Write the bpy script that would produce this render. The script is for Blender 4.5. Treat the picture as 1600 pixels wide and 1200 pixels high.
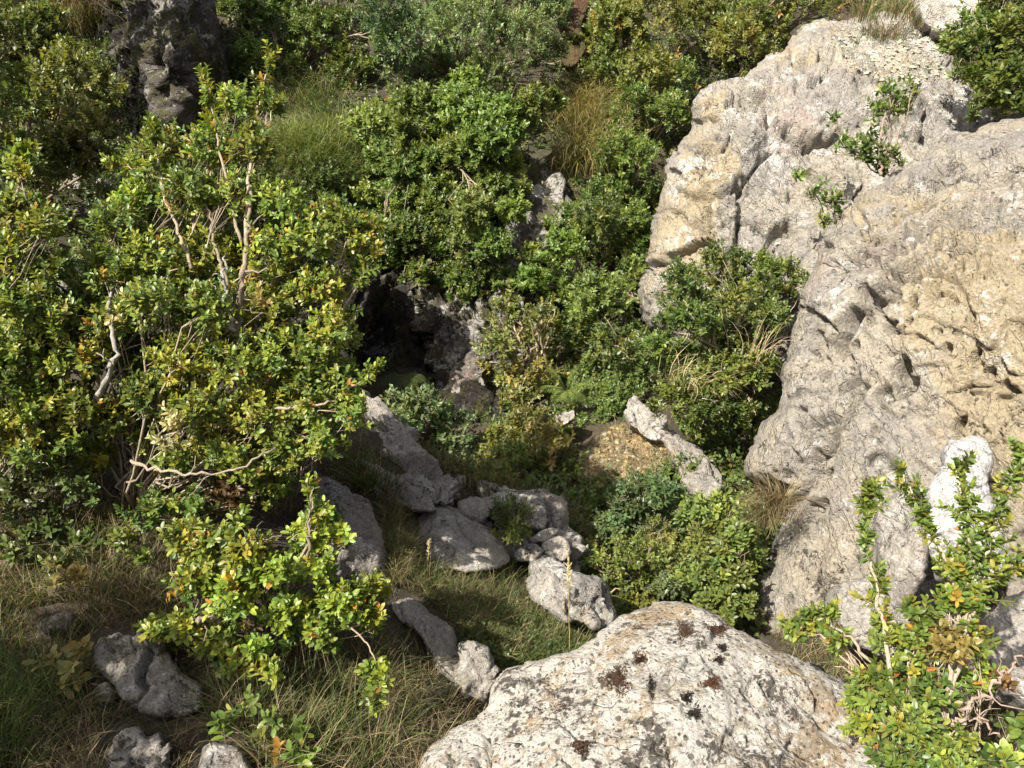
import bpy, math, random
import numpy as np
from mathutils.bvhtree import BVHTree
from mathutils import Vector

for o in list(bpy.data.objects):
    bpy.data.objects.remove(o)
SC = bpy.context.scene
COL = SC.collection
R = math.radians
rng = np.random.default_rng(7)

# ------------------------------------------------------------------ camera
F = 1164.0                       # focal length in pixels of a 1600 x 1200 frame
PITCH = R(38.0)
CAM = np.array([0.0, 0.0, 1.6])
cam_d = bpy.data.cameras.new('camera')
cam = bpy.data.objects.new('camera', cam_d)
COL.objects.link(cam)
cam.location = CAM
cam.rotation_euler = (math.pi / 2 - PITCH, 0, 0)
cam_d.sensor_width = 36.0
cam_d.lens = 36.0 * F / 1600.0
cam_d.clip_start = 0.05
cam_d.clip_end = 500
SC.camera = cam

# ------------------------------------------------------------------ light
SUN = np.array([-0.56, -0.31, 0.96])
SUN /= np.linalg.norm(SUN)
w = bpy.data.worlds.new('World')
SC.world = w
w.use_nodes = True
nt = w.node_tree
sky = nt.nodes.new('ShaderNodeTexSky')
sky.sky_type = 'NISHITA'
sky.sun_disc = False
sky.air_density = 0.7
sky.dust_density = 5.0
sky.ozone_density = 0.6
sky.sun_elevation = math.asin(SUN[2])
sky.sun_rotation = math.atan2(SUN[0], SUN[1])
bg = nt.nodes['Background']
bg.inputs['Strength'].default_value = 0.085
hs = nt.nodes.new('ShaderNodeHueSaturation')
hs.inputs['Saturation'].default_value = .55
nt.links.new(sky.outputs[0], hs.inputs['Color'])
nt.links.new(hs.outputs[0], bg.inputs['Color'])
sun_d = bpy.data.lights.new('sun', 'SUN')
sun_d.energy = 5.0
sun_d.angle = R(0.5)
sun_d.color = (1.0, 0.93, 0.82)
sun = bpy.data.objects.new('sun', sun_d)
COL.objects.link(sun)
sun.rotation_euler = Vector(-SUN).to_track_quat('-Z', 'Y').to_euler()
sun.location = (-6, -3, 8)
SC.view_settings.view_transform = 'Standard'
SC.view_settings.look = 'None'
SC.view_settings.gamma = 1.0
SC.view_settings.use_curve_mapping = False
SC.view_settings.exposure = 1.1
try:
    SC.cycles.max_bounces = 6
    SC.cycles.diffuse_bounces = 3
    SC.cycles.transmission_bounces = 3
    SC.cycles.use_denoising = True
except Exception:
    pass

# ------------------------------------------------------------------ maths
SP, CP = math.sin(PITCH), math.cos(PITCH)
def P(px, py, d):
    px, py, d = np.broadcast_arrays(np.asarray(px, float), np.asarray(py, float), np.asarray(d, float))
    x = (px - 800.0) / F * d
    y = -(py - 600.0) / F * d
    return np.stack([x, y * SP + d * CP, CAM[2] + y * CP - d * SP], -1)

def unit(v):
    return v / np.maximum(np.linalg.norm(v, axis=-1, keepdims=True), 1e-9)

_perm = np.random.default_rng(3).permutation(4096).astype(np.int64)
_grad = unit(np.random.default_rng(4).normal(size=(4096, 3)))
_rnd = np.random.default_rng(5).random((4096, 4))
def _hash(ix, iy, iz, seed=0):
    a = _perm[(ix + seed * 131) & 4095]
    a = _perm[(a + iy) & 4095]
    return _perm[(a + iz) & 4095]
def perlin(p, seed=0):
    p = np.asarray(p, float)
    i = np.floor(p).astype(np.int64); f = p - i
    u = f * f * f * (f * (f * 6 - 15) + 10)
    out = 0
    for dx in (0, 1):
        for dy in (0, 1):
            for dz in (0, 1):
                g = _grad[_hash(i[:, 0] + dx, i[:, 1] + dy, i[:, 2] + dz, seed)]
                v = ((f - (dx, dy, dz)) * g).sum(1)
                wt = (u[:, 0] if dx else 1 - u[:, 0]) * (u[:, 1] if dy else 1 - u[:, 1]) * (u[:, 2] if dz else 1 - u[:, 2])
                out = out + v * wt
    return out * 1.6
def fbm(p, octv=4, seed=0, gain=0.5):
    s = 0; a = 1.0; q = np.asarray(p, float)
    for k in range(octv):
        s = s + a * perlin(q, seed + k * 7); a *= gain; q = q * 2.03 + 11.3
    return s
def ridged(p, octv=4, seed=0, gain=0.5):
    s = 0; a = 1.0; q = np.asarray(p, float)
    for k in range(octv):
        s = s + a * (1 - np.abs(perlin(q, seed + k * 7)) * 2); a *= gain; q = q * 2.03 + 5.1
    return s
def worley(p, seed=0):
    p = np.asarray(p, float)
    i = np.floor(p).astype(np.int64)
    f1 = np.full(len(p), 9.0); f2 = np.full(len(p), 9.0); idr = np.zeros((len(p), 4)); rel = np.zeros((len(p), 3))
    for dx in (-1, 0, 1):
        for dy in (-1, 0, 1):
            for dz in (-1, 0, 1):
                c = i + (dx, dy, dz)
                r = _rnd[_hash(c[:, 0], c[:, 1], c[:, 2], seed)]
                d = np.linalg.norm(c + r[:, :3] - p, axis=1)
                m = d < f1
                f2 = np.where(m, f1, np.minimum(f2, d))
                idr[m] = r[m]; rel[m] = (p - c - r[:, :3])[m]
                f1 = np.where(m, d, f1)
    return f1, f2, idr, rel
def sstep(a, b, x):
    t = np.clip((x - a) / (b - a), 0, 1)
    return t * t * (3 - 2 * t)

class TPS:
    def __init__(s, xy, v, lam=1e-3):
        xy = np.asarray(xy, float); v = np.asarray(v, float)
        s.c = xy.mean(0); s.k = max(np.ptp(xy), 1e-6)
        q = (xy - s.c) / s.k; s.q = q; n = len(q)
        A = np.zeros((n + 3, n + 3))
        A[:n, :n] = s.phi(q, q) + lam * np.eye(n)
        A[:n, n] = 1; A[:n, n + 1:] = q; A[n, :n] = 1; A[n + 1:, :n] = q.T
        s.w = np.linalg.solve(A, np.concatenate([v, np.zeros(3)]))
    def phi(s, a, b):
        r2 = ((a[:, None] - b[None]) ** 2).sum(-1)
        return 0.5 * r2 * np.log(r2 + 1e-12)
    def __call__(s, xy):
        xy = (np.asarray(xy, float) - s.c) / s.k
        out = np.empty(len(xy))
        for a in range(0, len(xy), 20000):
            z = xy[a:a + 20000]
            out[a:a + 20000] = s.phi(z, s.q) @ s.w[:-3] + s.w[-3] + z @ s.w[-2:]
        return out

# ------------------------------------------------------------------ mesh building
class MB:
    def __init__(s):
        s.v = []; s.n = 0; s.q = []; s.t = []; s.c = []
    def add(s, v, quads=None, tris=None, col=None):
        v = np.asarray(v, float).reshape(-1, 3)
        if quads is not None and len(quads): s.q.append(np.asarray(quads, np.int64) + s.n)
        if tris is not None and len(tris): s.t.append(np.asarray(tris, np.int64) + s.n)
        s.v.append(v); s.n += len(v)
        if col is None: col = np.ones((len(v), 3)) * .5
        col = np.asarray(col, float)
        if col.ndim == 1: col = np.tile(col, (len(v), 1))
        s.c.append(col)
    def tube(s, pts, rad, sides=6, col=None):
        pts = np.asarray(pts, float); n = len(pts)
        rad = np.broadcast_to(np.asarray(rad, float), (n,))
        t = unit(np.gradient(pts, axis=0))
        ref = np.array([0.31, 0.2, 0.93]) if abs(t[0, 2]) < .8 else np.array([.9, .3, .1])
        a = unit(np.cross(t, ref)); b = np.cross(t, a)
        th = np.arange(sides) / sides * 2 * math.pi
        ring = a[:, None] * np.cos(th)[None, :, None] + b[:, None] * np.sin(th)[None, :, None]
        v = pts[:, None] + ring * rad[:, None, None]
        i, j = np.meshgrid(np.arange(n - 1), np.arange(sides), indexing='ij')
        k = (j + 1) % sides
        q = np.stack([i * sides + j, i * sides + k, (i + 1) * sides + k, (i + 1) * sides + j], -1).reshape(-1, 4)
        vv = np.concatenate([v.reshape(-1, 3), pts[:1], pts[-1:]])
        m = n * sides
        tr = [(m, (jj + 1) % sides, jj) for jj in range(sides)] + [(m + 1, (n - 1) * sides + jj, (n - 1) * sides + (jj + 1) % sides) for jj in range(sides)]
        s.add(vv, q, tr, col)
    def build(s, name, mat, parent=None, origin=None, smooth=True):
        v = np.concatenate(s.v); c = np.concatenate(s.c)
        q = np.concatenate(s.q) if s.q else np.zeros((0, 4), np.int64)
        t = np.concatenate(s.t) if s.t else np.zeros((0, 3), np.int64)
        if origin is None: origin = np.zeros(3)
        me = bpy.data.meshes.new(name)
        me.vertices.add(len(v))
        me.vertices.foreach_set('co', (v - origin).astype(np.float32).ravel())
        loops = np.concatenate([q.ravel(), t.ravel()]).astype(np.int32)
        me.loops.add(len(loops)); me.loops.foreach_set('vertex_index', loops)
        ls = np.concatenate([np.arange(len(q)) * 4, len(q) * 4 + np.arange(len(t)) * 3]).astype(np.int32)
        me.polygons.add(len(ls)); me.polygons.foreach_set('loop_start', ls)
        me.polygons.foreach_set('use_smooth', np.full(len(ls), smooth))
        at = me.attributes.new('col', 'FLOAT_COLOR', 'POINT')
        at.data.foreach_set('color', np.concatenate([c, np.ones((len(c), 1))], 1).astype(np.float32).ravel())
        me.update(calc_edges=True)
        me.validate()
        me.materials.append(mat)
        o = bpy.data.objects.new(name, me)
        COL.objects.link(o)
        if parent is not None:
            o.parent = parent
        else:
            o.location = origin
        return o

def tag(o, label=None, cat=None, group=None, kind=None):
    if label: o['label'] = label
    if cat: o['category'] = cat
    if group: o['group'] = group
    if kind: o['kind'] = kind
    return o
def empty(name, loc, label, cat, group=None):
    e = bpy.data.objects.new(name, None)
    e.empty_display_size = .1
    COL.objects.link(e); e.location = loc
    return tag(e, label, cat, group)

# ------------------------------------------------------------------ materials
class NT:
    def __init__(s, name):
        s.m = bpy.data.materials.new(name); s.m.use_nodes = True
        s.t = s.m.node_tree; s.b = s.t.nodes['Principled BSDF']; s.out = s.t.nodes['Material Output']
    def n(s, typ, **kw):
        x = s.t.nodes.new('ShaderNode' + typ)
        for k, v in kw.items():
            if k.startswith('i_'):
                key = k[2:]; key = int(key) if key.isdigit() else key.replace('_', ' ')
                if hasattr(v, 'is_linked') or isinstance(v, bpy.types.NodeSocket): s.t.links.new(v, x.inputs[key])
                else: x.inputs[key].default_value = v
            else: setattr(x, k, v)
        return x
    def link(s, a, b): s.t.links.new(a, b)
    def noise(s, vec, scale, detail=6, rough=.55, dist=0.0):
        return s.n('TexNoise', i_Vector=vec, i_Scale=scale, i_Detail=detail, i_Roughness=rough, i_Distortion=dist).outputs['Fac']
    def ramp(s, fac, a, b):
        return s.n('MapRange', interpolation_type='SMOOTHSTEP', i_Value=fac, i_1=a, i_2=b).outputs[0]
    def mix(s, fac, a, b, mode='MIX'):
        x = s.t.nodes.new('ShaderNodeMix'); x.data_type = 'RGBA'; x.blend_type = mode
        for sock, v in ((x.inputs[0], fac), (x.inputs[6], a), (x.inputs[7], b)):
            if isinstance(v, bpy.types.NodeSocket): s.link(v, sock)
            elif isinstance(v, (int, float)): sock.default_value = v
            else: sock.default_value = (*v, 1)
        return x.outputs[2]
    def math(s, op, a, b=0.0):
        x = s.t.nodes.new('ShaderNodeMath'); x.operation = op
        for k, v in ((0, a), (1, b)):
            if isinstance(v, bpy.types.NodeSocket): s.link(v, x.inputs[k])
            else: x.inputs[k].default_value = v
        return x.outputs[0]

def rock_mat(name, c1, c2, ochre=.0, pink=.0, white=.0, dark=.0, off=(0, 0, 0), sc=1.0, bump=1.0, moss=0.0, spots=0.0, bed=None, bedw=.5,
             ochre_c=(.50, .395, .23), white_c=(.62, .60, .56), dark_c=(.05, .04, .033)):
    N = NT(name)
    tc = N.n('TexCoord').outputs['Object']
    mp = N.n('Mapping', i_Vector=tc, i_Location=off).outputs[0]
    wv = N.n('TexNoise', i_Vector=mp, i_Scale=7.0 * sc, i_Detail=5.0).outputs['Color']
    vec = N.n('MixRGB', blend_type='LINEAR_LIGHT', i_0=.006, i_1=mp, i_2=wv).outputs[0]
    def at(x, y, z): return N.n('Mapping', i_Vector=vec, i_Location=(x, y, z)).outputs[0]
    def two(v, s1, s2, k):      # a patch map: coarse regions broken by fine grain
        return N.math('ADD', N.math('MULTIPLY', N.noise(v, s1 * sc, 6, .62, 0), 1 - k), N.math('MULTIPLY', N.noise(v, s2 * sc, 10, .78, 0), k))
    col = N.mix(N.ramp(two(vec, 2.0, 13, .45), .43, .57), c1, c2)
    if ochre > 0:
        sa = N.n('SeparateColor', i_0=N.n('Attribute', attribute_name='col').outputs['Color']).outputs[0]
        sa = N.math('MULTIPLY', N.math('SUBTRACT', sa, .5), .16)
        o_ = N.ramp(N.math('ADD', two(at(5, 2, 8), 1.5, 15, .4), sa), .60 - .16 * ochre, .70 - .16 * ochre)
        col = N.mix(N.math('MULTIPLY', o_, .75), col, ochre_c)
    if pink > 0:
        p_ = N.ramp(two(at(7.1, 3.3, 1.9), 2.0, 14, .4), .58 - .12 * pink, .68 - .12 * pink)
        col = N.mix(N.math('MULTIPLY', p_, .6), col, (.36, .255, .24))
    g_ = N.ramp(two(at(1, 6, 2), 4.0, 30, .5), .50, .62)
    col = N.mix(N.math('MULTIPLY', g_, .55), col, tuple(x * .52 for x in c1))
    if moss > 0:
        p_ = N.ramp(two(at(2.1, 8.3, 4.9), 3.0, 22, .45), .58 - .16 * moss, .64 - .16 * moss)
        col = N.mix(N.math('MULTIPLY', p_, .85), col, (.075, .075, .03))
    if white > 0:
        ww = N.ramp(two(at(1.3, 9.3, 5.9), 5.0, 26, .5), .60 - .12 * white, .63 - .12 * white)
        col = N.mix(N.math('MULTIPLY', ww, .8), col, white_c)
    if dark > 0:
        dd = N.ramp(two(at(4.3, 2.3, 8.9), 4.5, 34, .5), .625 - .11 * dark, .645 - .11 * dark)
        col = N.mix(N.math('MULTIPLY', dd, .85), col, dark_c)
    if spots > 0:
        v = N.n('TexVoronoi', i_Vector=vec, i_Scale=34 * sc, i_Randomness=1.0)
        r_ = N.n('SeparateColor', i_0=v.outputs['Color']).outputs[0]
        sp = N.math('MULTIPLY', N.ramp(v.outputs['Distance'], .32, .24), N.ramp(r_, 1 - .35 * spots, 1 - .3 * spots))
        col = N.mix(N.math('MULTIPLY', sp, .8), col, (.09, .075, .065))
        v = N.n('TexVoronoi', i_Vector=vec, i_Scale=85 * sc, i_Randomness=1.0)
        r_ = N.n('SeparateColor', i_0=v.outputs['Color']).outputs[0]
        sp = N.math('MULTIPLY', N.ramp(v.outputs['Distance'], .40, .28), N.ramp(r_, 1 - .30 * spots, 1 - .26 * spots))
        col = N.mix(N.math('MULTIPLY', sp, .8), col, (.07, .06, .055))
    fine = N.noise(vec, 85 * sc, 8, .75, 0)
    gain = N.n('MapRange', i_Value=fine, i_1=.3, i_2=.7, i_3=.52, i_4=1.28).outputs[0]
    gc = N.n('CombineColor', i_0=gain, i_1=gain, i_2=gain).outputs[0]
    col = N.mix(1.0, col, gc, 'MULTIPLY')
    N.link(col, N.b.inputs['Base Color'])
    N.b.inputs['Roughness'].default_value = .95
    N.b.inputs['Specular IOR Level'].default_value = .15
    h1 = N.noise(vec, 18 * sc, 13, .72, 0)
    h2 = N.noise(vec, 55 * sc, 8, .72, 0)
    def holes(v, scale, keep, rad):
        vo = N.n('TexVoronoi', i_Vector=v, i_Scale=scale * sc, i_Randomness=1.0)
        rn_ = N.n('SeparateColor', i_0=vo.outputs['Color']).outputs[1]
        return N.math('MULTIPLY', N.ramp(vo.outputs['Distance'], rad, rad * .35), N.math('GREATER_THAN', rn_, 1 - keep))
    nv = N.n('TexNoise', i_Vector=mp, i_Scale=30.0 * sc, i_Detail=3.0).outputs['Color']
    hv = N.n('MixRGB', blend_type='LINEAR_LIGHT', i_0=.012 / sc, i_1=mp, i_2=nv).outputs[0]
    pit = holes(hv, 55, .45, .42)
    pit2 = holes(hv, 20, .30, .36)
    ln = N.math('ABSOLUTE', N.math('SUBTRACT', N.noise(at(9, 1, 4), 3.6 * sc, 2.5, .5, 0), .5))
    ck = N.ramp(ln, .010, .001)
    ck = N.math('MULTIPLY', ck, N.ramp(N.noise(at(2, 2, 9), 3.0 * sc, 3, .5, 0), .50, .60))
    h = N.math('ADD', h1, N.math('MULTIPLY', h2, .75))
    h = N.math('SUBTRACT', h, N.math('ADD', N.math('MULTIPLY', pit, .22), N.math('MULTIPLY', pit2, .45)))
    h = N.math('SUBTRACT', h, N.math('MULTIPLY', ck, .28))
    if bed is not None:
        ro = Vector(bed).normalized().rotation_difference(Vector((0, 0, 1))).to_euler()
        b1 = N.n('Mapping', i_Vector=hv, i_Rotation=tuple(ro)).outputs[0]
        b2 = N.n('Mapping', i_Vector=b1, i_Scale=(1.0, 1.0, 5.0)).outputs[0]
        bn = N.noise(b2, 3.2 * sc, 5, .55, 0)
        ln2 = N.ramp(N.math('ABSOLUTE', N.math('SUBTRACT', bn, .5)), .035, .0)
        ln2 = N.math('MULTIPLY', ln2, N.ramp(N.noise(at(4, 7, 1), 2.2 * sc, 3, .5, 0), .44, .58))
        st2 = N.noise(b2, 9.0 * sc, 8, .68, 0)
        h = N.math('ADD', h, N.math('SUBTRACT', N.math('MULTIPLY', st2, .9 * bedw), N.math('MULTIPLY', ln2, 1.0 * bedw)))
    bp = N.n('Bump', i_Strength=1.0, i_Distance=.030 * bump / sc, i_Height=h)
    N.link(bp.outputs[0], N.b.inputs['Normal'])
    return N.m

def leaf_mat(name, transl=.38, rough=.42, spec=.5):
    N = NT(name)
    a = N.n('Attribute', attribute_name='col').outputs['Color']
    tc = N.n('TexCoord').outputs['Object']
    nz = N.noise(tc, 160, 2, .5)
    g = N.n('MapRange', i_Value=nz, i_1=.3, i_2=.7, i_3=.82, i_4=1.16).outputs[0]
    gc = N.n('CombineColor', i_0=g, i_1=g, i_2=g).outputs[0]
    c = N.mix(1.0, a, gc, 'MULTIPLY')
    N.link(c, N.b.inputs['Base Color'])
    N.b.inputs['Roughness'].default_value = rough
    N.b.inputs['Specular IOR Level'].default_value = spec
    tr = N.n('BsdfTranslucent')
    N.link(N.mix(1.0, c, (1.25, 1.2, .55), 'MULTIPLY'), tr.inputs['Color'])
    mx = N.n('MixShader', i_0=transl)
    N.link(N.b.outputs[0], mx.inputs[1]); N.link(tr.outputs[0], mx.inputs[2])
    N.link(mx.outputs[0], N.out.inputs['Surface'])
    return N.m
def bark_mat(name):
    N = NT(name)
    a = N.n('Attribute', attribute_name='col').outputs['Color']
    tc = N.n('TexCoord').outputs['Object']
    mp = N.n('Mapping', i_Vector=tc, i_Scale=(1, 1, .35)).outputs[0]
    nz = N.noise(mp, 130, 8, .7, .5)
    g = N.n('MapRange', i_Value=nz, i_1=.3, i_2=.7, i_3=.5, i_4=1.3).outputs[0]
    gc = N.n('CombineColor', i_0=g, i_1=g, i_2=g).outputs[0]
    N.link(N.mix(1.0, a, gc, 'MULTIPLY'), N.b.inputs['Base Color'])
    N.b.inputs['Roughness'].default_value = .85
    bp = N.n('Bump', i_Strength=.6, i_Distance=.004, i_Height=nz)
    N.link(bp.outputs[0], N.b.inputs['Normal'])
    return N.m
LEAF = leaf_mat('box_leaf')
GRASS = leaf_mat('grass_blade', .28, .55, .25)
BARK = bark_mat('bark')
def ground_mat():
    N = NT('soil_and_litter')
    tc = N.n('TexCoord').outputs['Object']
    a = N.noise(tc, 1.6, 7, .65, .5)
    col = N.mix(N.ramp(a, .4, .6), (.05, .037, .024), (.038, .04, .018))
    b = N.noise(tc, 24, 8, .7, .3)
    col = N.mix(N.ramp(b, .5, .68), col, (.10, .075, .045))
    c = N.noise(tc, 70, 6, .7, 0)
    g = N.n('MapRange', i_Value=c, i_1=.25, i_2=.75, i_3=.5, i_4=1.4).outputs[0]
    col = N.mix(1.0, col, N.n('CombineColor', i_0=g, i_1=g, i_2=g).outputs[0], 'MULTIPLY')
    N.link(col, N.b.inputs['Base Color'])
    N.b.inputs['Roughness'].default_value = .95
    bp = N.n('Bump', i_Strength=.9, i_Distance=.02, i_Height=N.math('ADD', b, N.math('MULTIPLY', c, .4)))
    N.link(bp.outputs[0], N.b.inputs['Normal'])
    return N.m

# ------------------------------------------------------------------ terrain
GC = [(0,1200,1.7),(250,1200,1.66),(500,1200,1.72),(640,1150,1.85),(0,1000,1.97),(250,1000,1.99),(480,1000,2.14),(620,950,2.4),
 (750,950,2.6),(850,1000,2.55),(780,1060,2.35),(0,800,2.32),(250,800,2.38),(450,800,2.6),(620,820,2.9),(750,870,2.95),(900,920,3.1),
 (960,880,3.4),(0,600,2.75),(250,600,2.85),(420,620,3.05),(0,330,4.7),(500,250,5.6),(600,600,5.3),(690,650,5.1),(600,430,6.1),(700,790,3.2),
 (640,690,3.5),(800,800,3.35),(770,720,4.25),(700,695,4.7),(650,660,4.9),(730,740,4.2),(830,680,4.6),(900,710,4.35),(975,710,4.15),(1090,760,4.0),(1000,850,3.7),(1100,900,3.5),
 (1160,960,3.3),(1050,950,3.35),(900,580,5.3),(1000,580,5.1),(1120,620,4.7),(1180,700,4.3),(880,430,5.9),(960,300,6.2),(1000,150,6.8),
 (900,0,7.8),(700,0,7.7),(700,200,6.6),(680,380,6.3),(780,470,6.1),(850,300,6.25),(300,100,6.8),(100,100,6.5),(450,50,7.3),(100,250,5.8),
 (300,260,6.3),(500,0,7.6),(200,-50,7.4),(1150,100,7.2),(1300,0,7.6),(1450,30,7.0),(1560,150,5.9),(1150,400,6.0),(1350,250,5.8),(1600,190,5.2),
 (1300,600,4.4),(1500,400,4.5),(1720,400,4.1),(1720,800,3.2),(1450,1000,2.8),(1600,1150,2.3),(1350,1150,2.3),(1100,1120,2.4),(1300,950,3.0)]
GC = np.array(GC, float)
gw = P(GC[:, 0], GC[:, 1], GC[:, 2])
GX = np.array([(0,-.3,0),(-1,0,.05),(1,0,.05),(.3,.5,-.1),(-2.2,.6,.12),(-2.6,1.6,.25),(-3.2,3,.1),(2.5,0,.3),(3.2,2,.3),(3.6,4,.5),
 (-4.5,6,.2),(0,10,1.6),(-5,10,1.8),(5,10,1.8),(4.5,7,1.1),(-8,0,1.2),(8,0,.8),(0,-8,.6),(8,8,1.8),(-8,8,1.6),(0,20,5),(-20,20,6),(20,20,6),
 (-20,0,4),(20,0,3),(-20,-20,2),(20,-20,2),(0,-20,1.5),(0,60,16),(-60,60,18),(60,60,18),(-60,0,12),(60,0,12),(-60,-60,6),(60,-60,6),(0,-60,4)], float)
gall = np.concatenate([gw, GX])
_gt = TPS(gall[:, :2], gall[:, 2], lam=2e-6)
def gz(x, y):
    xy = np.stack([np.ravel(x), np.ravel(y)], 1).astype(float)
    z = _gt(xy)
    p = np.concatenate([xy, np.zeros((len(xy), 1))], 1)
    return z + .05 * fbm(p * 1.7, 4, 21) + .012 * fbm(p * 9, 3, 31)
def axis(lo, hi, step, far):
    a = np.arange(lo, hi + 1e-6, step)
    e = []; s = step; x = hi
    while x < far: s *= 1.3; x += s; e.append(x)
    e2 = []; s = step; x = lo
    while x > -far: s *= 1.3; x -= s; e2.append(x)
    return np.array(e2[::-1] + list(a) + e)
gxs, gys = axis(-3.4, 3.6, .035, 80), axis(.2, 8.2, .035, 80)
GXX, GYY = np.meshgrid(gxs, gys)
GZZ = gz(GXX, GYY).reshape(GXX.shape)
def gridq(nr, nc):
    i, j = np.meshgrid(np.arange(nr - 1), np.arange(nc - 1), indexing='ij')
    return np.stack([i * nc + j, i * nc + j + 1, (i + 1) * nc + j + 1, (i + 1) * nc + j], -1).reshape(-1, 4)
m = MB(); m.add(np.stack([GXX, GYY, GZZ], -1).reshape(-1, 3), gridq(*GXX.shape))
tag(m.build('ground', ground_mat()), 'steep earth slope falling into the ravine under rocks and shrubs', 'ground', kind='structure')

def ground_hit(px, py):
    """where the view through a pixel meets the terrain"""
    px = np.ravel(px).astype(float); py = np.ravel(py).astype(float)
    ds = np.arange(1.0, 9.0, .05)
    hit = np.full(len(px), np.nan)
    for k, d in enumerate(ds):
        todo = np.isnan(hit)
        if not todo.any(): break
        q = P(px[todo], py[todo], d)
        # bilinear lookup in the terrain grid
        z = glook(q[:, 0], q[:, 1])
        b = q[:, 2] < z
        idx = np.flatnonzero(todo)[b]
        hit[idx] = d
    hit = np.where(np.isnan(hit), 9.0, hit)
    q = P(px, py, hit)
    q[:, 2] = glook(q[:, 0], q[:, 1])
    return q
def glook(x, y):
    i = np.clip(np.searchsorted(gxs, x) - 1, 0, len(gxs) - 2); j = np.clip(np.searchsorted(gys, y) - 1, 0, len(gys) - 2)
    u = (x - gxs[i]) / (gxs[i + 1] - gxs[i]); v = (y - gys[j]) / (gys[j + 1] - gys[j])
    return (GZZ[j, i] * (1 - u) + GZZ[j, i + 1] * u) * (1 - v) + (GZZ[j + 1, i] * (1 - u) + GZZ[j + 1, i + 1] * u) * v

# ------------------------------------------------------------------ rocks
def smooth_poly(poly, jit, seed):
    p = np.asarray(poly, float)
    nx = np.roll(p, -1, 0)
    p = np.stack([.82 * p + .18 * nx, .18 * p + .82 * nx], 1).reshape(-1, 2)
    out = []
    for a, b in zip(p, np.roll(p, -1, 0)):
        n = max(1, int(np.hypot(*(b - a)) / 7))
        for t in np.arange(n) / n: out.append(a + (b - a) * t)
    p = np.array(out)
    if jit > 0:
        q = np.concatenate([p, np.full((len(p), 1), seed * 3.7)], 1)
        dx = fbm(q / (jit * 9) + 3.1, 4, seed); dy = fbm(q / (jit * 9) + 9.7, 4, seed + 50)
        p = p + jit * np.stack([dx, dy], 1)
    return p
def poly_dist(pts, poly):
    a = poly; b = np.roll(poly, -1, 0)
    best = np.full(len(pts), 1e18); near = np.zeros((len(pts), 2)); ins = np.zeros(len(pts), bool)
    ch = max(1, int(4e6 / len(poly)))
    for k in range(0, len(pts), ch):
        p = pts[k:k + ch, None]
        ab = (b - a)[None]; t = np.clip(((p - a) * ab).sum(-1) / np.maximum((ab ** 2).sum(-1), 1e-9), 0, 1)
        c = a + t[..., None] * ab; d = ((p - c) ** 2).sum(-1)
        m_ = d.argmin(1)
        best[k:k + ch] = np.sqrt(d[np.arange(len(d)), m_]); near[k:k + ch] = c[np.arange(len(d)), m_]
        x, y = pts[k:k + ch, 0, None], pts[k:k + ch, 1, None]
        cr = ((a[:, 1] > y) != (b[:, 1] > y)) & (x < (b[:, 0] - a[:, 0]) * (y - a[:, 1]) / (b[:, 1] - a[:, 1] + 1e-12) + a[:, 0])
        ins[k:k + ch] = cr.sum(1) % 2 == 1
    return best, near, ins

def vnormals(v, q):
    n = np.zeros_like(v)
    fn = np.cross(v[q[:, 2]] - v[q[:, 0]], v[q[:, 3]] - v[q[:, 1]])
    for k in range(4): np.add.at(n, q[:, k], fn)
    return unit(n)

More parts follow.
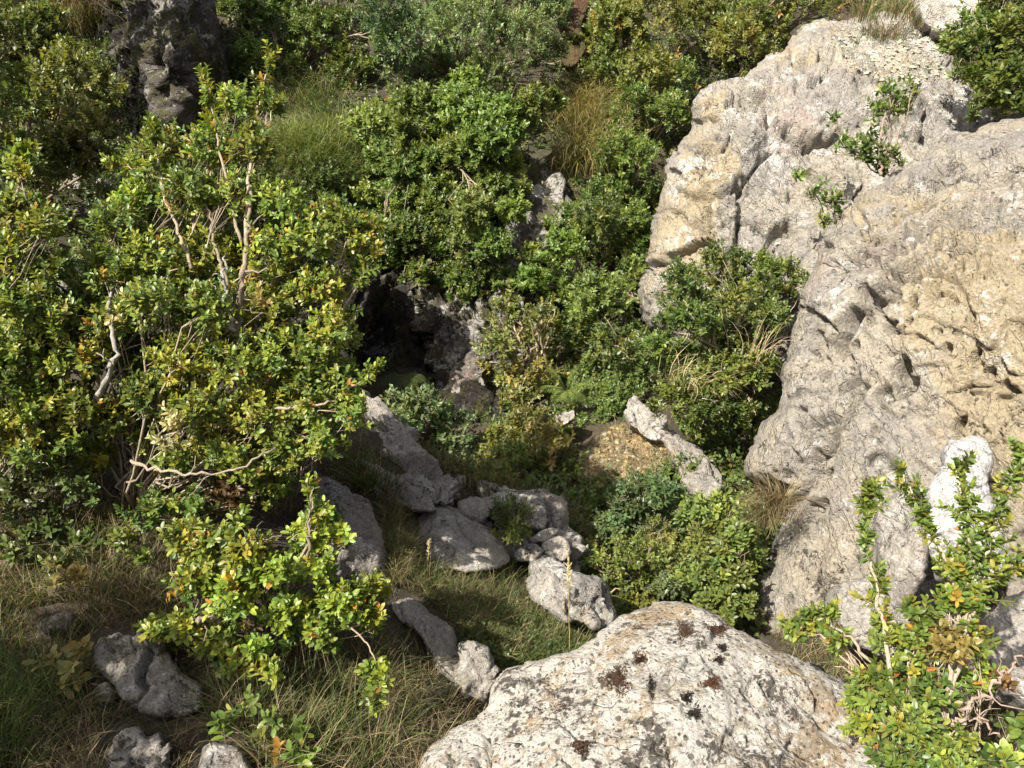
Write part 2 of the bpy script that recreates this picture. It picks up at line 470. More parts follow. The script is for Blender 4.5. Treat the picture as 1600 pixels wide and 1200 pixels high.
BVH = []
def rock(name, label, cat, poly, ctrl, mat, rim=30, rimm=None, thick=.4, step=4, jit=3, seed=1, group=None,
         big=.03, bf=3.0, block=.03, kf=5.0, crack=.02, cw=.05, strata=.0, sdir=(0, 0, 1), sf=12.0, pits=.0, pf=9.0, rough=.012, rf=16., tilt=.6, extra=None, stain=(), pitp=.25, slits=0.0, fiss=0.0, ff=1.6):
    pl = smooth_poly(poly, jit, seed)
    if seed not in (1, 2, 3): block *= float(np.clip(np.ptp(pl, axis=0).min() / 130, .35, 1)); block *= 1.25; kf *= .62; rim *= .62; rimm = rimm or rim / F * 3.0; bf *= .8; rough *= .6; fiss = fiss or crack * 1.3; ff = kf * .5; crack *= 1.3
    lo = pl.min(0) - step; hi = pl.max(0) + step
    xs = np.arange(lo[0], hi[0] + step, step); ys = np.arange(lo[1], hi[1] + step, step)
    X, Y = np.meshgrid(xs, ys); pts = np.stack([X.ravel(), Y.ravel()], 1)
    dist, near, ins = poly_dist(pts, pl)
    q = gridq(*X.shape)
    q = q[ins[q].any(1)]
    used = np.unique(q); mp = np.full(len(pts), -1); mp[used] = np.arange(len(used))
    q = mp[q]; inside = ins[used]; dd = np.where(inside, dist[used], 0)
    pp = np.where(inside[:, None], pts[used], near[used])
    if isinstance(ctrl, (int, float)):
        cy = pl[:, 1].mean(); D = ctrl + tilt * (cy - pp[:, 1]) / F * ctrl; d0 = ctrl
    else:
        c = np.array(ctrl, float); D = TPS(c[:, :2], c[:, 2], 1e-4)(pp); d0 = c[:, 2].mean()
    if rimm is None: rimm = rim / F * d0
    s = np.clip(dd / rim, 0, 1)
    Df = D + rimm * (1 - np.sqrt(np.maximum(1 - (1 - s) ** 2, 0)))
    front = P(pp[:, 0], pp[:, 1], Df)
    cen = P(*pl.mean(0), d0) - CAM
    inw = unit(unit(cen) + np.array([0, .25, -.6]))
    sb = dd / max(dd.max(), 1)
    back = P(pp[:, 0], pp[:, 1], D + rimm) + inw * (thick * np.sqrt(np.maximum(1 - (1 - sb) ** 2, 0)))[:, None]
    nb = len(front)
    bid = np.where(dd > 0, np.cumsum(dd > 0) - 1 + nb, np.arange(nb))
    v = np.concatenate([front, back[dd > 0]])
    qb = bid[q][:, ::-1]
    # winding: the front faces look at the camera
    fq = q
    nrm0 = np.cross(front[q[:, 2]] - front[q[:, 0]], front[q[:, 3]] - front[q[:, 1]]).sum(0)
    if nrm0 @ (CAM - front.mean(0)) < 0: fq = q[:, ::-1]; qb = qb[:, ::-1]
    qa = np.concatenate([fq, qb])
    n = vnormals(v, qa)
    off = seed * 13.7
    wp = v + off
    warp = np.stack([fbm(wp * kf * .5 + 1, 3, 61), fbm(wp * kf * .5 + 5, 3, 62), fbm(wp * kf * .5 + 9, 3, 63)], 1)
    h = big * fbm(wp * bf, 4, 11)
    if block or crack:
        for q_, (fr_, am_, wa_) in enumerate(((1.0, 1.0, .5), (2.6, .42, .9), (6.5, .16, 1.4))):
            f1, f2, idr, rel = worley(wp * kf * fr_ + warp * wa_, 3 + q_)
            e = f2 - f1
            tv = (idr[:, [1, 2, 0]] - .5) * 3.4
            h = h + block * am_ * ((idr[:, 3] - .5) * .6 + (rel * tv).sum(1)) * sstep(0, .05, e)
            keep = sstep(-.05, .3, fbm(wp * kf * fr_ * .4, 2, 77 + q_))
            h = h - crack * am_ * (1 - sstep(cw * .4, cw * 1.3, e)) * keep
    if fiss:
        nn = fbm(wp * ff + warp * .25, 3, 55)
        mk = sstep(-.1, .25, fbm(wp * ff * 1.3, 2, 56))
        h = h - fiss * (1 - sstep(.008, .05, np.abs(nn))) * mk
        h = h + fiss * .5 * np.sign(nn) * mk * (1 - sstep(.0, .5, np.abs(nn)))
    if strata:
        sd = unit(np.array(sdir, float))
        t = (wp @ sd) * sf + fbm(wp * 2.2, 3, 91) * 1.6 + fbm(wp * 8, 2, 92) * .35
        fr = t - np.floor(t)
        prof = np.where(fr < .14, fr / .14, (1 - fr) / .86)
        cell = _rnd[_perm[np.floor(t).astype(np.int64) & 4095], 0]
        h = h + strata * (prof - .5) * (.4 + .9 * cell) * sstep(-.35, .25, fbm(wp * 3.1, 3, 93))
    if pits:
        p1, p2, pid, _r = worley((wp + .03 * warp) * pf * np.array([1, 1, .62]), 15)
        h = h - pits * (pid[:, 3] < pitp) * sstep(.40, .24, p1 + .12 * fbm(wp * pf * 2, 2, 98)) * sstep(-.1, .2, fbm(wp * 2.3, 2, 97))
    if slits:
        sd = unit(np.array(sdir, float)); s1 = unit(np.cross(sd, [0, 1, .2])); s2 = np.cross(sd, s1)
        wq = wp + warp * .10
        pc = np.stack([(wq @ s1) * 4.0, (wq @ s2) * 4.0, (wq @ sd) * 13.0], 1)
        p1, p2, pid, _r = worley(pc, 19)
        h = h - slits * (pid[:, 3] < .38) * sstep(.36, .16, p1) * sstep(-.25, .15, fbm(wp * 1.9, 2, 99))
    rn = fbm(wp * rf, 5, 41, .62)
    h = h + rough * .55 * rn - rough * 1.2 * np.maximum(0, np.abs(fbm(wp * rf * 1.7, 3, 44)) - .42)
    if extra is not None:
        pits_, cracks_ = extra
        fm = (np.arange(len(v)) < nb)
        jx = pp + 5 * np.stack([perlin(wp[:nb] * 9, 5), perlin(wp[:nb] * 9, 6)], 1)
        he = np.zeros(nb); PK = 1.0 if seed == 1 else 1.35; PD = {1: 1.3, 2: 1.3, 3: 1.7}.get(seed, 1)
        for (x, y, a_, b_, ang, dp) in pits_:
            ca, sa = math.cos(R(ang)), math.sin(R(ang)); dx, dy = jx[:, 0] - x, jx[:, 1] - y
            rr = np.sqrt(((dx * ca - dy * sa) / (a_ * PK)) ** 2 + ((dx * sa + dy * ca) / (b_ * PK * 1.2)) ** 2)
            he = he - dp * PD * sstep(1.05, .75, rr)
        for (pl_, wd, dp) in cracks_:
            c = np.array(pl_, float); near_ = np.full(nb, 1e9); sgn = np.zeros(nb)
            for a_, b_ in zip(c[:-1], c[1:]):
                ab = b_ - a_; t = np.clip(((jx - a_) @ ab) / (ab @ ab), 0, 1); r_ = jx - a_ - t[:, None] * ab
                d_ = np.hypot(r_[:, 0], r_[:, 1]); m_ = d_ < near_
                near_ = np.where(m_, d_, near_); sgn = np.where(m_, np.sign(ab[0] * r_[:, 1] - ab[1] * r_[:, 0]), sgn)
            he = he - dp * PD * sstep(wd, wd * .4, near_) - .5 * dp * PD * (sgn > 0) * sstep(wd * 7, 0, near_)
        h[:nb] += he
    sall = np.concatenate([s, s[dd > 0]])
    h = h * (.35 + .65 * sstep(0, .9, sall))
    v = v + n * h[:, None]
    st = np.full(len(v), .5)
    pall = np.concatenate([pp, pp[dd > 0]])
    for (x, y, rx, ry, k) in stain:
        st = st + k * np.exp(-(((pall[:, 0] - x) / rx) ** 2 + ((pall[:, 1] - y) / ry) ** 2))
    mb = MB(); mb.add(v, qa, None, np.stack([st, st * 0 + .5, st * 0 + .5], 1))
    org = np.array([v[:, 0].mean(), v[:, 1].mean(), v[:, 2].min()])
    o = mb.build(name, mat, origin=org)
    tag(o, label, cat, group)
    BVH.append(BVHTree.FromPolygons([tuple(x) for x in v], [tuple(int(i) for i in x) for x in fq]))
    return o
def rock_hit(px, py, k=None):
    d = P(px, py, 1.0) - CAM
    best = None
    for b in (BVH if k is None else [BVH[k]]):
        loc, nrm, _, ds = b.ray_cast(Vector(CAM), Vector(unit(d)))
        if loc is not None and (best is None or ds < best[2]): best = (np.array(loc), np.array(nrm), ds)
    return best

# ------------------------------------------------------------------ the rocks
M_FORE = rock_mat('lichen_limestone', (.37, .35, .32), (.45, .40, .32), ochre=.85, pink=.5, white=1.05, dark=.72, spots=1.0, sc=1.15, off=(3, 1, 2), ochre_c=(.47, .35, .21), white_c=(.66, .635, .58))
M_CLIFF = rock_mat('cream_limestone', (.345, .32, .285), (.43, .385, .305), bed=(.5, -.3, .8), bedw=.6, ochre=.68, pink=.35, white=.4, dark=.35, spots=.12, sc=1.0, off=(1, 4, 2), ochre_c=(.44, .36, .225))
M_CLIFF2 = rock_mat('grey_cream_limestone', (.34, .32, .29), (.425, .385, .315), bed=(.5, -.1, .8), bedw=.5, ochre=.6, pink=.3, white=.55, dark=.35, spots=.08, sc=.8, off=(8, 4, 2), ochre_c=(.45, .365, .225))
M_PATH = rock_mat('grey_limestone', (.42, .39, .345), (.52, .475, .405), bed=(.4, .2, .85), bedw=.6, ochre=.3, pink=.4, white=.6, dark=.5, moss=.15, sc=1.3, off=(2, 7, 5))
M_PALE = rock_mat('pale_limestone', (.36, .34, .31), (.46, .42, .36), ochre=.4, pink=.3, white=.8, dark=.68, sc=1.3, off=(5, 7, 1))
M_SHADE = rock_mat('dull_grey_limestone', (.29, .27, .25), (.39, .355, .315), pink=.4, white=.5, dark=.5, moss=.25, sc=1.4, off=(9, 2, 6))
M_DARK = rock_mat('shaded_mossy_ravine_rock', (.075, .066, .058), (.17, .15, .138), white=.6, dark=.6, moss=.7, sc=1.0, off=(6, 6, 3), white_c=(.36, .34, .32))  # mossy rock, base colour darkened to put the pillar in shade
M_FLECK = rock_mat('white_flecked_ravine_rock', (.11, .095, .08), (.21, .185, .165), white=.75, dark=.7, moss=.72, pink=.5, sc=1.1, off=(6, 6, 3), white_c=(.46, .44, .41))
M_SHADE_BLACK = rock_mat('shade_black_ravine_rock', (.022, .019, .017), (.06, .052, .046), white=.45, dark=.6, moss=.4, sc=1.0, off=(6, 6, 3), white_c=(.20, .19, .175))  # near-black copy of the ravine rock; ravine shade put into its colour
M_WHITE = rock_mat('white_lichen_rock', (.42, .40, .37), (.52, .49, .45), white=1.35, dark=.1, sc=.9, off=(6, 1, 3), white_c=(.76, .75, .73))

CLIFF_PITS = [(1333,392,9,5,55,.06),(1398,380,12,6,40,.07),(1424,432,9,5,50,.05),(1380,416,8,5,40,.05),(1458,412,14,6,30,.06),(1484,376,13,4,15,.05),(1346,454,13,7,70,.08),(1360,395,7,5,60,.05),
 (1322,492,14,6,70,.07),(1308,526,13,5,85,.07),(1362,466,9,5,60,.06),(1403,574,16,9,55,.09),(1388,622,8,6,80,.05),(1416,606,9,6,40,.05),(1476,544,8,5,50,.05),(1516,556,13,6,70,.06),(1540,584,8,5,60,.05),
 (1568,600,7,5,30,.05),(1498,660,12,5,40,.06),(1516,494,9,4,60,.04),(1276,660,26,8,5,.10),(1284,792,14,8,20,.06),(1368,672,9,4,-50,.04),(1334,618,7,4,60,.05),(1296,440,8,4,70,.05),(1440,345,12,4,20,.05),(1520,330,18,4,8,.05),(1560,355,20,4,5,.05),
 (1470,310,14,4,20,.05),(1395,330,12,4,30,.05),(1360,355,10,5,40,.06),(1270,520,7,5,70,.05),(1285,585,8,4,60,.05),(1335,540,8,5,80,.05),(1290,740,10,5,50,.05),(1245,640,9,5,30,.05)]
CLIFF_PITS += [(float(x), float(y), rng.uniform(4, 10), rng.uniform(3.5, 5.5), rng.uniform(25, 75), rng.uniform(.03, .06)) for x, y in zip(rng.uniform(1290, 1500, 34), rng.uniform(330, 540, 34)) if y > 640 - .25 * x]
CLIFF_CRACKS = [([(1319,319),(1368,304),(1432,284),(1501,272),(1550,262),(1640,250)],4.5,.035),([(1328,338),(1393,324),(1452,299),(1511,304),(1570,299),(1640,290)],4.5,.035),([(1422,363),(1462,333),(1501,338),(1540,328),(1600,328)],4.5,.035),([(1516,340),(1550,343),(1590,350)],4,.03),
 ([(1402,412),(1432,388),(1481,368),(1530,353)],4.5,.04),([(1368,471),(1402,432),(1422,407)],4.5,.04),([(1304,535),(1324,496),(1353,462)],4.5,.045),([(1452,274),(1501,254),(1560,240)],4,.03),([(1255,471),(1279,501),(1284,545)],4,.035),([(1340,360),(1390,352),(1440,345)],4,.03),([(1310,400),(1350,385),(1400,372)],4,.035),([(1238,788),(1262,734),(1296,696),(1314,664),(1350,600)],5,.05),([(1306,548),(1308,520),(1326,488),(1350,462),(1390,420)],5,.05),([(1250,480),(1290,500),(1330,560),(1345,600)],4,.035),([(1284,900),(1290,850),(1284,800)],4,.03),([(1300,340),(1380,320),(1480,290),(1600,270)],4,.03),
 ([(1330,380),(1420,345),(1520,315),(1640,300)],4,.03),([(1290,430),(1350,400),(1440,370),(1560,380)],4,.03),([(1460,412),(1500,440),(1520,500),(1514,560)],3.5,.03),([(1360,470),(1400,520),(1404,570)],4,.035)]
CRAG_CRACKS = [([(1230,200),(1256,218),(1282,213),(1312,203)],7,.11),([(1160,150),(1184,144),(1208,130)],5,.08),([(1196,404),(1200,352),(1176,334),(1156,328)],7,.14),([(1200,352),(1234,343)],6,.10),([(1204,236),(1178,264),(1158,292),(1140,300)],4,.06),
 ([(1200,152),(1202,178)],5,.07),([(1108,318),(1100,360),(1114,386)],5,.08),([(1268,134),(1286,119)],4,.06),([(1456,158),(1459,198)],6,.09),([(1012,418),(1060,390),(1096,372)],6,.10),([(1084,190),(1120,180),(1150,200),(1130,230)],4,.06),([(1060,230),(1090,240),(1100,280)],4,.05),
 ([(1236,82),(1260,100),(1300,96)],5,.07),([(1250,260),(1300,270),(1330,300)],4,.05),([(1060,300),(1110,310),(1160,290)],4,.04),([(1120,420),(1150,380),(1156,330)],5,.07)]
CRAG_PITS = [(1054,272,7,5,60,.07),(1208,165,5,8,0,.07),(1202,180,5,6,0,.06),(1262,214,14,6,-10,.10),(1290,215,12,6,0,.10),(1246,142,6,5,0,.05),(1130,330,8,5,30,.06),(1190,345,10,6,40,.09),(1460,190,7,10,0,.09),(1070,200,8,4,20,.05),(1240,300,7,5,30,.05)]
FORE_CRACKS = [([(704,1180),(756,1138),(762,1165),(760,1200)],5,.018),([(764,1110),(815,1078),(834,1052),(870,1040)],5,.018),([(920,1060),(918,1034),(935,1010)],4,.012),([(1250,1090),(1290,1120),(1330,1150)],4,.012),([(1000,1190),(1040,1150),(1060,1200)],4,.012)]
FORE_PITS = [(1016,1074,5,12,0,.022),(1152,1140,9,6,20,.014),(1180,1060,8,5,0,.012),(846,1100,8,5,0,.012),(1240,1160,10,6,30,.014)]
# 1 foreground boulder
rock('boulder', 'large lichen-spotted cream boulder in the foreground, cut by the bottom edge', 'boulder',
     [(640,1240),(658,1190),(668,1172),(704,1140),(736,1122),(762,1108),(768,1080),(784,1052),(812,1036),(864,1026),(896,1018),(928,996),(968,964),(1000,948),(1028,941),(1080,944),(1120,956),(1160,984),(1216,1014),(1256,1034),(1300,1056),(1328,1076),(1356,1104),(1390,1120),(1424,1146),(1450,1172),(1470,1210),(1500,1330),(1300,1470),(1000,1500),(760,1440),(640,1330)],
     [(1040,945,1.95),(860,1030,1.85),(1290,1060,1.73),(1330,1110,1.67),(1040,1080,1.58),(760,1120,1.72),(1400,1160,1.57),(1040,1200,1.42),(700,1200,1.6),(1400,1250,1.46),(1040,1400,1.2),(760,1400,1.4),(1350,1400,1.4),(1200,1150,1.54),(880,1150,1.55)],
     M_FORE, rim=50, rimm=.075, thick=.55, step=3.0, jit=4, seed=1, big=.012, bf=4, block=.011, kf=6, crack=.010, cw=.05, rough=.006, rf=22, pits=.022, pf=15, pitp=.14, fiss=.012, ff=3, extra=(FORE_PITS, FORE_CRACKS))

# 2 upper right cliff (behind), 3 great right rock
rock('rock_outcrop', 'broad cracked grey and cream crag at upper right with a sapling in front', 'rock outcrop',
     [(1236,66),(1252,42),(1280,33),(1312,28),(1360,20),(1410,15),(1450,36),(1495,80),(1525,130),(1560,180),(1640,200),(1640,420),(1500,520),(1340,600),(1180,600),(1090,570),(1040,524),(1004,510),(1000,480),(1004,440),(1012,414),(1020,360),(1034,300),(1036,252),(1068,216),(1084,188),(1084,156),(1116,120),(1152,120),(1180,106),(1216,82)],
     [(1240,70,6.3),(1320,35,6.6),(1440,40,6.6),(1530,150,5.7),(1090,160,5.15),(1040,260,5.15),(1020,400,5.0),(1010,480,5.0),(1150,150,5.2),(1250,120,5.4),(1200,250,4.9),(1330,180,5.05),(1120,330,4.75),(1200,400,4.6),(1280,380,4.55),(1300,280,4.75),(1420,240,5.0),(1150,540,4.6),(1350,500,4.5),(1500,300,4.8)],
     M_CLIFF2, rim=40, rimm=.38, thick=.9, step=3.2, jit=6, seed=2, big=.05, bf=1.3, block=.05, kf=3.0, crack=.05, cw=.025, strata=.03, sdir=(.5, -.1, .8), sf=4, rough=.012, rf=9, pits=.06, pf=6, pitp=.35, slits=.04, fiss=.04, ff=1.1, extra=(CRAG_PITS, CRAG_CRACKS), stain=[(1080,330,50,80,1.3),(1130,250,40,40,.7),(1236,95,30,18,1.2),(1110,160,30,20,.6),(1250,330,110,110,-1.0),(1200,200,60,60,-.6)])
rock('rock_outcrop', 'towering pitted cream rock face filling the right edge of the view', 'rock outcrop',
     [(1660,180),(1600,190),(1552,189),(1528,203),(1490,212),(1458,222),(1444,246),(1404,271),(1344,304),(1308,336),(1298,362),(1286,386),(1266,432),(1250,470),(1245,492),(1236,532),(1220,580),(1221,610),(1215,636),(1188,658),(1174,688),(1160,714),(1163,740),(1186,758),(1232,766),(1238,784),(1226,818),(1201,842),(1196,866),(1202,890),(1182,914),(1176,984),(1196,1010),(1240,1100),(1300,1200),(1400,1300),(1650,1300),(1850,1100),(1900,700),(1850,300),(1760,190)],
     [(1540,195,3.75),(1620,195,3.65),(1450,250,3.65),(1310,340,3.6),(1260,460,3.55),(1220,620,3.5),(1170,720,3.45),(1240,790,3.25),(1200,880,3.15),(1180,980,3.1),(1250,1080,2.85),(1400,1200,2.5),
      (1340,420,3.38),(1300,560,3.35),(1290,680,3.2),(1260,900,3.0),(1330,760,3.05),(1330,620,3.22),(1380,520,3.2),(1340,920,2.9),(1450,400,3.18),(1430,600,3.05),(1420,720,2.98),(1500,300,3.4),(1540,500,2.85),(1580,640,2.75),(1530,780,2.75),
      (1600,400,2.95),(1700,500,2.65),(1700,800,2.45),(1560,950,2.6),(1450,950,2.75),(1650,1150,2.3),(1850,400,2.8),(1850,900,2.3)],
     M_CLIFF, rim=45, rimm=.22, thick=1.0, step=2.8, jit=6, seed=3, big=.028, bf=2.0, block=.019, kf=4.6, crack=.030, cw=.028, strata=.045, sdir=(.50, -.30, .80), sf=6, rough=.009, rf=14, pits=.10, pf=8.5, pitp=.55, slits=.045, fiss=.015, ff=1.5, extra=(CLIFF_PITS, CLIFF_CRACKS), stain=[(1520,440,130,110,.75),(1580,620,90,130,.7),(1420,500,40,50,.6),(1300,600,110,200,-.8),(1250,850,100,120,-.7),(1480,260,120,40,-.3)])
# 4.. smaller rocks leaning on the right face
rock('boulder', 'white lichen-topped rock behind the right-hand box sprigs', 'boulder',
     [(1474,700),(1490,686),(1520,680),(1545,690),(1558,714),(1546,748),(1560,800),(1575,900),(1520,930),(1470,900),(1440,850),(1440,800),(1446,770),(1472,735)],
     [(1515,690,2.5),(1500,750,2.34),(1450,800,2.38),(1480,880,2.3),(1560,880,2.35)], M_WHITE, rim=22, rimm=.07, thick=.25, step=3, jit=3, seed=4, big=.02, bf=6, block=.015, kf=9, crack=.01, rough=.008, rf=22)
rock('boulder', 'pinkish grey knob of rock left of the white lichen rock', 'boulder',
     [(1372,795),(1384,780),(1412,763),(1432,770),(1444,800),(1450,860),(1440,920),(1400,960),(1378,930),(1366,880)],
     [(1410,770,2.5),(1410,850,2.33),(1375,870,2.42),(1400,940,2.33)], M_PATH, rim=24, rimm=.08, thick=.25, step=3, jit=3, seed=5, big=.02, bf=6, block=.02, kf=9, crack=.012, rough=.008, rf=22)
rock('boulder', 'greyish boulder at the right edge behind the orange-tinged sprigs', 'boulder',
     [(1540,960),(1570,935),(1610,920),(1680,930),(1720,1000),(1700,1100),(1620,1120),(1560,1080),(1535,1010)], 2.05, M_PATH, rim=35, thick=.3, seed=6, big=.03, bf=5, block=.02, kf=8, crack=.012)
rock('boulder', 'lilac-grey low rock lying behind the curled lower right sprig', 'boulder',
     [(1300,925),(1330,905),(1380,900),(1420,930),(1430,990),(1400,1030),(1340,1010),(1310,970)], 2.35, M_PATH, rim=24, thick=.25, seed=24, step=3, big=.02, bf=6, block=.02, kf=9, crack=.012)
rock('boulder', 'weathered grey rock in the top right corner above the crag', 'boulder',
     [(1436,-10),(1442,30),(1470,52),(1505,42),(1545,24),(1568,2),(1560,-40),(1450,-40)], 6.3, M_PATH, rim=18, thick=.5, seed=7, big=.06, bf=3, block=.05, kf=4, crack=.04)

# the stony ledge in the middle
G1 = 'rocks along the grassy ledge'
rock('boulder', 'dark grey shaded boulder behind the lower left shrub', 'boulder',
     [(480,758),(505,742),(528,752),(548,768),(576,784),(586,808),(600,836),(606,890),(596,930),(540,940),(496,910),(470,830)],
     [(510,755,2.75),(590,810,2.62),(540,850,2.42),(600,900,2.5),(540,930,2.4)], M_SHADE, rim=26, thick=.35, step=3, seed=8, group=G1, big=.02, bf=5, block=.018, kf=7, crack=.012, rough=.01, rf=18)
rock('rock_outcrop', 'jagged fractured crag at the head of the stony ledge', 'rock outcrop',
     [(535,690),(545,668),(556,640),(556,612),(568,604),(578,622),(604,632),(614,656),(632,662),(637,680),(656,692),(680,716),(690,740),(709,756),(712,784),(700,794),(676,784),(650,764),(612,744),(590,728),(560,716)],
     [(570,610,3.6),(560,680,3.4),(620,680,3.3),(640,720,3.15),(690,770,3.08),(640,760,3.08),(690,730,3.25)], M_PATH, rim=20, thick=.4, step=3, seed=9, group=G1, jit=4, big=.03, bf=5, block=.05, kf=7, crack=.035, cw=.05, strata=.03, sdir=(.5, .2, .8), sf=14, rough=.014, rf=18)
rock('rock_outcrop', 'broken low bedrock that the ledge stones sit on', 'rock outcrop',
     [(548,700),(640,690),(724,748),(780,756),(866,772),(912,850),(905,905),(850,905),(800,895),(770,860),(700,800),(600,764)],
     [(560,710,3.32),(640,700,3.47),(730,760,3.37),(860,785,3.33),(900,880,3.12),(800,880,3.06),(700,795,3.24),(780,800,3.27)], M_PATH, rim=16, thick=.3, step=3, seed=60, group=G1, big=.03, bf=6, block=.05, kf=10, crack=.03)
rock('rock_slab', 'flat pinkish slab in front of the fractured crag', 'rock',
     [(510,726),(530,705),(560,712),(590,726),(620,742),(656,762),(684,790),(680,803),(648,798),(600,782),(550,770),(516,752)],
     3.0, M_PATH, rim=14, thick=.3, step=3, seed=10, group=G1, big=.02, bf=6, block=.02, kf=9, crack=.015)
rock('boulder', 'long smooth whale-backed grey rock on the ledge', 'boulder',
     [(640,790),(664,780),(690,782),(722,800),(760,822),(786,850),(797,876),(776,892),(736,896),(690,890),(650,880),(636,840)],
     [(670,785,3.08),(760,825,3.0),(700,830,2.86),(790,870,2.86),(740,880,2.74),(660,860,2.82)], M_PATH, rim=30, thick=.35, step=3, seed=11, group=G1, big=.02, bf=4, block=.012, kf=7, crack=.012, rough=.008, rf=18)
rock('boulder', 'square-topped tan rock beside the small dark shrub', 'boulder',
     [(752,780),(780,766),(824,769),(846,775),(859,796),(858,818),(846,830),(822,824),(796,826),(764,806)], 3.12, M_PALE, rim=18, thick=.3, step=3, seed=12, group=G1, big=.02, bf=6, block=.03, kf=8, crack=.02)
rock('stone', 'small knobbly stone between the whale-backed rock and the square-topped rock', 'stone',
     [(716,784),(742,775),(764,784),(766,806),(750,818),(728,812),(714,800)], 3.12, M_PATH, rim=14, thick=.2, step=3, seed=13, group=G1, big=.02, bf=8, block=.03, kf=12, crack=.015)
rock('stone', 'flat wedge stone right under the square-topped rock', 'stone',
     [(826,842),(848,826),(868,823),(874,832),(852,846),(834,850)], 3.03, M_PATH, rim=9, thick=.15, step=2.6, jit=2, seed=14, group=G1, big=.01, bf=8, block=.02, kf=14, crack=.01)
rock('stone', 'rounded grey stone just above the white lichen boulder', 'stone',
     [(847,850),(862,838),(876,835),(889,848),(893,866),(878,876),(852,868)], 2.98, M_PATH, rim=13, thick=.15, step=2.6, jit=2, seed=15, group=G1, big=.01, bf=8, block=.015, kf=12, crack=.01)
rock('stone', 'low tan stone left of the rounded grey stone', 'stone',
     [(800,866),(808,851),(838,848),(850,862),(832,878),(806,878)], 2.95, M_PALE, rim=12, thick=.15, step=2.6, jit=2, seed=16, group=G1, big=.01, bf=8, block=.015, kf=12, crack=.01)
rock('boulder', 'white lichen-blotched boulder at the edge of the grass pocket', 'boulder',
     [(824,882),(842,869),(866,868),(900,892),(932,900),(952,920),(960,948),(966,966),(942,986),(912,978),(880,970),(856,954),(832,934),(820,912),(832,900)],
     [(850,872,2.9),(950,930,2.78),(890,920,2.62),(960,965,2.68),(900,975,2.55),(830,920,2.74)], M_PALE, rim=28, thick=.3, step=2.8, seed=17, group=G1, big=.02, bf=5, block=.018, kf=8, crack=.015, rough=.012, rf=20, pits=.015, pf=14)
rock('boulder', 'elongated pale rock sloping beside the lower left shrub', 'boulder',
     [(610,944),(628,933),(654,939),(674,958),(704,980),(713,998),(712,1020),(730,1036),(726,1072),(704,1062),(680,1038),(660,994),(626,972)],
     [(630,940,2.4),(700,985,2.32),(660,980,2.26),(715,1060,2.12),(690,1030,2.16)], M_PATH, rim=24, thick=.28, step=2.8, seed=18, group=G1, big=.015, bf=6, block=.015, kf=9, crack=.012)
rock('boulder', 'squat two-lobed grey rock touching the foreground boulder', 'boulder',
     [(716,1004),(736,998),(760,1014),(766,1030),(784,1050),(776,1080),(756,1104),(724,1094),(706,1066),(722,1036)], 2.1, M_PATH, rim=20, thick=.25, step=2.8, seed=19, group=G1, big=.02, bf=8, block=.025, kf=11, crack=.02)
G2 = 'half-buried rocks in the shaded dry grass'
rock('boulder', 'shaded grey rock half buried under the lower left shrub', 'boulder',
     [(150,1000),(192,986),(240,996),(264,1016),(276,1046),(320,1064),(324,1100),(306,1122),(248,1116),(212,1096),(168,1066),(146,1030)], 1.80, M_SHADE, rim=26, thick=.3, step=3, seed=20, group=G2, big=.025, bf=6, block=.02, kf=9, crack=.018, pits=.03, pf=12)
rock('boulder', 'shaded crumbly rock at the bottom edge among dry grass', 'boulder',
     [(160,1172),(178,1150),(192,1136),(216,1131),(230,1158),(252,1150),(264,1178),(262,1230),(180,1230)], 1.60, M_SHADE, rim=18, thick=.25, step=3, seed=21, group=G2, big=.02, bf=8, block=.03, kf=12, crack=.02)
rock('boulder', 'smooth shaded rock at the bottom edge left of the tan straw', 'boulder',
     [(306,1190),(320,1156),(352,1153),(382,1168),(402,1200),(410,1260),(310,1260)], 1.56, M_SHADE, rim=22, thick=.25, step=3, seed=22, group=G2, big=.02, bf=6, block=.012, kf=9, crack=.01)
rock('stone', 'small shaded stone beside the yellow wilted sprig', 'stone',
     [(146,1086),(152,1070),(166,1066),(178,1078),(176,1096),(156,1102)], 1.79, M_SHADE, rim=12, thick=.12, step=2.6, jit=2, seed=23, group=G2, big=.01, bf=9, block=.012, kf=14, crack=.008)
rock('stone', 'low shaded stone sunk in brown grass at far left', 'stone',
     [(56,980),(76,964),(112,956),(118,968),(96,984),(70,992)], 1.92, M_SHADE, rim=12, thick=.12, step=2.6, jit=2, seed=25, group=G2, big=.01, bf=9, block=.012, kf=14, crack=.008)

# the ravine behind
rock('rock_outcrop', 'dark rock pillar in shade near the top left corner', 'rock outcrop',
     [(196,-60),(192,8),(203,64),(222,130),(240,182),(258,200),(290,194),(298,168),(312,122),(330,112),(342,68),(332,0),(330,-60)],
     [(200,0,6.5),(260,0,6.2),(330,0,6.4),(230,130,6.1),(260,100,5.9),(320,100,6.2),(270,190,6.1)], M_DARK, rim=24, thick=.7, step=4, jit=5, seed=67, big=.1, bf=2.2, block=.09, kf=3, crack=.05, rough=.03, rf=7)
rock('rock_outcrop', 'rock added as the black shade between the olive corner shrub and the dark pillar', 'rock outcrop',
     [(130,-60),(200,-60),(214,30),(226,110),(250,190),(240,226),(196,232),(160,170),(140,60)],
     [(150,-40,7.0),(210,-40,6.9),(180,80,6.7),(230,200,6.4),(190,220,6.35)], M_SHADE_BLACK, rim=14, thick=.6, step=4, jit=5, seed=61, big=.1, bf=2.2, block=.09, kf=4, crack=.06, rough=.03, rf=7)  # filler rock, coloured black where there is only deep shade
